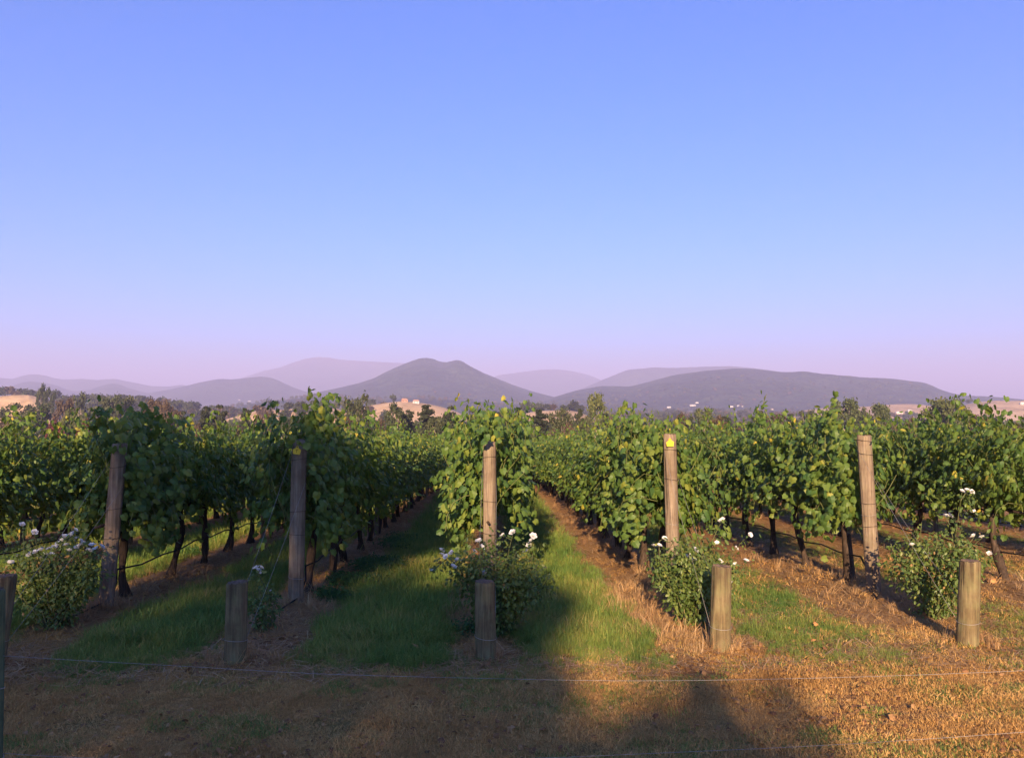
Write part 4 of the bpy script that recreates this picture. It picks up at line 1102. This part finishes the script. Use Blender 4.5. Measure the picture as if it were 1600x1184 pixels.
TREES = [
    # kind, px, top py, distance, width px, label
    ('open_gum', 552, 615, 190, 42, "tall open crowned gum with pale limbs before the dry paddock"),
    ('gum', 618, 634, 170, 38, "loose olive green gum left of the layered dark pines"),
    ('pine', 668, 634, 165, 62, "broad dark layered pine below the twin peaked mountain"),
    ('pine', 702, 637, 172, 50, "dark layered pine right of the broadest pine"),
    ('gum', 688, 652, 140, 34, "rounded yellow green gum with pale stem in front of dark pines"),
    ('bush', 655, 668, 128, 30, "low brown green tree at the foot of the pines"),
    ('pine', 512, 637, 165, 26, "small dark pine in front of the left gold paddock"),
    ('brown', 590, 640, 180, 30, "brownish gum just right of the tall open gum"),
    ('pine', 640, 642, 178, 34, "dark pine left of the broad layered pine"),
    ('pine', 812, 638, 160, 50, "dark pine just right of the middle row's tall leaves"),
    ('pine', 845, 641, 158, 56, "dark spreading pine below the valley between mountains"),
    ('open_gum', 876, 637, 168, 40, "slender gum with forked white trunk left of the curling vine shoot"),
    ('pine', 905, 640, 175, 36, "dark pine behind the forked white trunked gum"),
    ('olive', 935, 621, 190, 46, "tall rounded gum left of the high curling vine shoot"),
    ('brown', 965, 634, 185, 34, "brown gum partly hidden by the high curling vine shoot"),
    ('gum', 915, 655, 140, 30, "low gum in front of the tall rounded gum"),
    ('pine', 790, 640, 170, 40, "dark pine hidden behind the middle row's top leaves"),
    ('brown', 1065, 645, 165, 28, "brown tree just right of the sunlit tagged post top"),
    ('pine', 1078, 652, 160, 24, "small dark pine right of the sunlit tagged post"),
    ('olive', 1105, 642, 210, 50, "yellow green rounded tree before the right valley floor"),
    ('pine', 1135, 652, 180, 40, "low dark pine above the right hand row"),
    ('pine', 1185, 644, 190, 44, "spreading dark pine right of the white farm sheds"),
    ('brown', 1160, 656, 170, 36, "reddish brown low tree between the two right pines"),
    ('brown', 1210, 646, 220, 34, "brown tree below the long right ridge"),
    ('olive', 1322, 625, 230, 56, "large loose olive tree before the right gold paddock"),
    ('olive', 1376, 633, 220, 40, "rounded grey green tree above the rightmost end post"),
    ('gum', 1347, 640, 240, 24, "small gum between the two olive trees above the right post"),
    ('olive', 1478, 625, 190, 70, "biggest rounded dark green tree at the right"),
    ('bush', 1445, 640, 195, 32, "low tree on the left flank of the biggest right tree"),
    ('bush', 1512, 632, 200, 24, "small tree on the right flank of the biggest right tree"),
    ('brown', 1425, 652, 170, 30, "low brown tree in front of the white shed"),
    ('gum', 1262, 640, 260, 30, "hazy gum rising over the right hand row"),
    ('bush', 1550, 645, 220, 36, "low dark tree before the far right paddock"),
    ('open_gum', 125, 610, 330, 30, "tall pale trunked gum standing bare at the upper left"),
    ('gum', 66, 604, 420, 18, "flat topped gum on the skyline left beside the paddock"),
    ('gum', 78, 610, 400, 18, "dark small tree right of the flat topped skyline gum"),
    ('brown', 102, 622, 300, 34, "brown gum left of the tall pale trunked gum"),
    ('gum', 30, 634, 260, 50, "grey green tree below the left paddock"),
    ('gum', 62, 630, 270, 44, "dull green tree right below the left paddock"),
    ('brown', 20, 648, 190, 46, "brown tree behind the leftmost vine tops"),
    ('red', 82, 651, 170, 34, "dark red leaved tree above the left vines"),
    ('red', 133, 650, 165, 26, "dark red leaved tree hidden by the tall left vine shoot"),
    ('olive', 112, 642, 175, 26, "yellow green tree between the two red trees"),
    ('gum', 178, 618, 300, 36, "grey gum right of the tall left vine shoot"),
    ('gum', 200, 617, 310, 34, "grey gum between the two upright vine shoots"),
    ('brown', 240, 622, 290, 34, "brown gum right of the upright vine shoots at left"),
    ('brown', 258, 626, 280, 30, "brown tree below the left blue hill"),
    ('pine', 285, 645, 180, 36, "dark pine above the left row's lower canopy"),
    ('pine', 322, 636, 190, 34, "dark pine between the left and the tagged row"),
    ('pine', 345, 635, 195, 40, "wide dark pine left of the leaning vine shoot"),
    ('brown', 305, 650, 170, 30, "brown tree between dark pines at left"),
    ('pine', 385, 640, 175, 34, "dark pine left beside the gold paddock"),
    ('brown', 365, 652, 160, 34, "reddish brown tree under the wide dark pine"),
    ('brown', 412, 644, 170, 30, "brown tree behind the leaning vine shoot"),
    ('gum', 445, 648, 165, 26, "small tree behind the shaded tagged post's vine"),
    ('brown', 725, 650, 165, 40, "brown tree left behind the middle row top"),
    ('gum', 755, 646, 175, 44, "gum hidden behind the middle row's pointed top"),
    ('brown', 860, 660, 135, 34, "low brown tree at the foot of the dark pines"),
    ('brown', 672, 678, 118, 44, "rusty low bush at the far end of the left aisle"),
    ('bush', 828, 668, 122, 40, "low dull bush at the far end of the right aisle"),
    ('brown', 815, 660, 130, 30, "brown shrub beside the right aisle's end"),
    ('pine', 738, 641, 185, 36, "dark pine between the gold paddock and the middle row top"),
    ('pine', 775, 645, 190, 40, "dark pine behind the right side of the middle row's top"),
    ('brown', 890, 648, 150, 34, "brown tree below the forked white trunked gum"),
    ('pine', 948, 648, 160, 40, "dark low pine under the tall rounded gum"),
    ('brown', 995, 648, 170, 44, "brown tree behind the broad sunlit vine's top"),
    ('brown', 1122, 650, 150, 36, "brown bush between pine tops right of the tagged post"),
    ('pine', 1235, 648, 200, 40, "dark pine rising over the middle of the right row"),
    ('brown', 1290, 648, 190, 44, "brown tree left of the large loose olive tree"),
    ('brown', 1400, 650, 190, 40, "dull brown tree left of the white low shed"),
    ('brown', 1525, 648, 190, 50, "brown tree at the foot of the far right paddock"),
    ('brown', 1580, 650, 180, 44, "brown tree at the right edge below the paddock"),
    ('pine', 425, 647, 190, 36, "dark pine hidden behind the leaning shoot"),
    ('pine', 475, 645, 200, 40, "dark pine directly behind the shaded post's vine"),
    ('brown', 540, 650, 160, 40, "brown tree in front of the tall open gum"),
    ('pine', 575, 646, 175, 34, "dark pine right of the tall open gum"),
    ('brown', 220, 640, 200, 50, "brown tree mass between the upright vine shoots"),
    ('brown', 268, 640, 220, 40, "brown tree right of the second upright shoot"),
    ('gum', 155, 634, 240, 50, "grey green tree behind the first upright shoot"),
    ('brown', 5, 640, 210, 50, "brown tree cut by the left edge of the picture"),
    ('gum', 50, 645, 200, 44, "grey green tree left of the dark red tree"),
]
for (kd, px, tp, D, w, lb) in TREES: tree(kd, px, tp - 1, D, w * 1.22, lb)

# trees behind the viewer on the sun side: their shade falls over the left foreground
sd = Vector((math.sin(SUN_AZ), math.cos(SUN_AZ))); sr = Vector((math.cos(SUN_AZ), -math.sin(SUN_AZ)))
TE = math.tan(SUN_EL)
def shade_tree(name, along, perp, h_ref, spread, seed, label, ncl=40, per=300):
    p = sd * along + sr * perp
    zg = gz(p.x, p.y); h = h_ref - along * TE - zg
    rnd_ = random.Random(seed); mb = MB()
    mb.tube([(0, 0, -.5), (.1, 0, h * .4), (0, .1, h * .8)], [h * .022, h * .016, h * .006], 8)
    cl = []
    for i in range(ncl):
        d = spread * math.sqrt(rnd_.random()); a = rnd_.uniform(0, 6.283); r = rnd_.uniform(.35, .7)
        zt = h * (1 - .10 * (d / spread) ** 2) - r * .8 - rnd_.uniform(0, .5)
        z = zt - (h * .62) * rnd_.random() ** 1.5
        cl.append(((math.cos(a) * d, math.sin(a) * d, z), r, r * .8)); mb.tube([(0, .05, z * .75), cl[-1][0]], [h * .006, h * .002], 5, False)
    V, F, t_ = crown_batch(cl, per, .24, seed)
    t = thing(name, (p.x, p.y, zg), label, "tree", "trees behind the viewer")
    link("trunk", mb.mesh("trunk", True), M['dark_bark'], t); tag(link("crown", new_mesh("crown", V, F, t_), M['olive_leaf'], t), kind="stuff")
shade_tree("garden_tree", -34, -4.4, 6.0, 2.0, 501, "tallest tree behind the viewer shading the left end posts", 120, 105)
shade_tree("garden_tree", -30, -1.3, 3.5, 1.5, 503, "middle tree behind the viewer shading the middle stake", 110, 105)
shade_tree("garden_tree", -26, -2.4, 3.5, 1.2, 505, "small tree left of the middle one behind the viewer", 60, 100)
shade_tree("garden_tree", -24, .85, 2.5, 1.0, 504, "slim tree behind the viewer shading the bottom centre", 36, 110)

# far woods as one mass each
def low_tree(seed):
    rnd = random.Random(seed)
    cl = [((rnd.uniform(-1.6, 1.6), rnd.uniform(-1.6, 1.6), rnd.uniform(2.0, 5.5)), rnd.uniform(1.4, 2.2), rnd.uniform(1.2, 1.9)) for _ in range(6)]
    V, F, t = crown_batch(cl, 12, 1.1, seed)
    me = new_mesh("wood", V, F, t); me.materials.append(M[('gum_leaf', 'pine_leaf', 'brown_leaf', 'gum_leaf')[seed % 4]]); return me
LOWT = [low_tree(i) for i in range(8)]
from mathutils.bvhtree import BVHTree
SURF = []
for o in list(COL.objects):
    if o.type == 'MESH' and o.name.split('.')[0] in ("ground", "mountain", "wooded_rise", "paddock"):
        SURF.append((o.name.split('.')[0], BVHTree.FromPolygons([v.co[:] for v in o.data.vertices], [p.vertices[:] for p in o.data.polygons])))
def surface(x, y):
    best = ("ground", -1e9)
    for nm, t in SURF:
        h = t.ray_cast(Vector((x, y, 5000)), Vector((0, 0, -1)))
        if h[0] is not None and h[0].z > best[1]: best = (nm, h[0].z)
    return best
def first_hit(px, py):
    d = ray(px, py).normalized(); best = None
    for nm, t in SURF:
        h = t.ray_cast(CAM, d)
        if h[0] is not None and (best is None or h[3] < best[1]): best = (h[0], h[3], nm)
    return best
rw = random.Random(3)
near_w, far_w = [], []
for i in range(5200):
    D = 240 * (2700 / 240) ** rw.random()
    x = (rw.random() * 2 - 1) * .74 * D + .03 * D
    nm, z = surface(x, D)
    dens = float(fbm(np.array([x / (60 + D * .05)]), np.array([D / (60 + D * .05)]), 21.0)[0])
    if nm == "paddock" and dens < .70: continue
    if nm == "ground" and dens < (.42 if D < 520 else .50): continue
    s = rw.uniform(.8, 1.5) * (1.0 if D < 700 else 1.25)
    far_w.append((x, D, z - .4, rw.uniform(0, 6.28), s, rw.randrange(8)))
scatter("distant_woods", far_w, LOWT, label="hazy scrub and woods spread over the valley and rises", cat="woods")

# ------------------------------------------------------------------ farm houses in the valley
def house(px, py, wpx, label, roof='house_roof', wall='house_wall', long=1.0, ry=0.0):
    h = first_hit(px, py)
    if h is None: return
    p, dist, nm = h
    W = max(6.0, wpx * .75 / 1250.0 * p.y); Dp = max(4.0, W * .5) ; H = max(2.0, W * .15)
    t = thing("farm_house", p, label, "house", "far farm buildings", rotz=ry)
    mb = MB(); mb.box((0, 0, H / 2 - .5), (W / 2, Dp / 2, H / 2 + .5)); wl_ = link("wall", mb.mesh("wall"), M[wall], t)
    e = .06 * W; rh = H + max(1.6, Dp * .22)
    V = [(-W / 2 - e, -Dp / 2 - e, H), (W / 2 + e, -Dp / 2 - e, H), (W / 2 + e, Dp / 2 + e, H), (-W / 2 - e, Dp / 2 + e, H), (-W / 2 * .7, 0, rh), (W / 2 * .7, 0, rh)]
    link("roof", new_mesh("roof", V, [(0, 1, 5, 4), (2, 3, 4, 5), (0, 4, 3), (1, 2, 5), (3, 2, 1, 0)]), M[roof], t)
    for q in (-.28, .2):
        mb = MB(); mb.box((q * W, -Dp / 2 - .03, H * .5), (W * .07, .06, H * .2)); link("window", mb.mesh("window"), M['rust_wire'], wl_)
for a in ((38, 615, 7, "white house above the left paddock", 'roof_white'), (273, 627, 5, "tiny white house left below the left blue hill", 'roof_white'),
          (292, 630, 7, "pale house right of the tiny white one under the left hill", 'roof_white'), (374, 625, 4, "lone white speck of a house below the left hill's summit", 'roof_white'),
          (390, 627, 6, "low pale shed right of the lone white house", 'house_roof'), (650, 630, 4, "small house on top of the gold paddock", 'roof_rust', 'house_roof'), (632, 628, 5, "rust roofed shed on the gold paddock crest", 'roof_rust', 'roof_rust'),
          (841, 633, 6, "tiny house left among the valley trees below the pale saddle", 'roof_white'), (852, 634, 6, "tiny house right among the valley trees below the pale saddle", 'house_roof'),
          (1045, 637, 8, "white farm building just right of the tagged post's vine", 'roof_white'), (1082, 634, 12, "broad farmhouse with clustered trees on the right valley floor", 'house_roof'), (1089, 630, 6, "bright small house above the broad farmhouse", 'roof_white'),
          (1142, 636, 9, "white shed at the left of the valley shed row", 'roof_white'), (1156, 635, 12, "long white shed at the right of the valley shed row", 'roof_white'), (1183, 639, 5, "small white hut right of the shed row", 'roof_white'),
          (1204, 640, 10, "pale farm building at the foot of the right ridge", 'roof_rust'), (1405, 646, 13, "white low shed under the right gold paddock", 'roof_white'), (1421, 643, 8, "grey roofed shed right of the low white shed", 'house_roof'), (1597, 632, 8, "white house cut by the right edge of the picture", 'roof_white')):
    house(*a, ry=rw.uniform(-.3, .3))

# ------------------------------------------------------------------ haze
hm, hn, hl, ho = mat("haze_air")
pv = hn.new("ShaderNodeVolumePrincipled")
pv.inputs["Color"].default_value = (0.61, 0.61, 1.0, 1)
pv.inputs["Density"].default_value = 2.4e-4
pv.inputs["Anisotropy"].default_value = 0.0
hl.new(pv.outputs[0], ho.inputs["Volume"])
mb = MB(); B = LIM + 500
z0, z1 = -60.0, 520.0
mb.box((0, 0, (z0 + z1) / 2), (B, B, (z1 - z0) / 2))
tag(link("haze", mb.mesh("haze"), hm), kind="stuff")
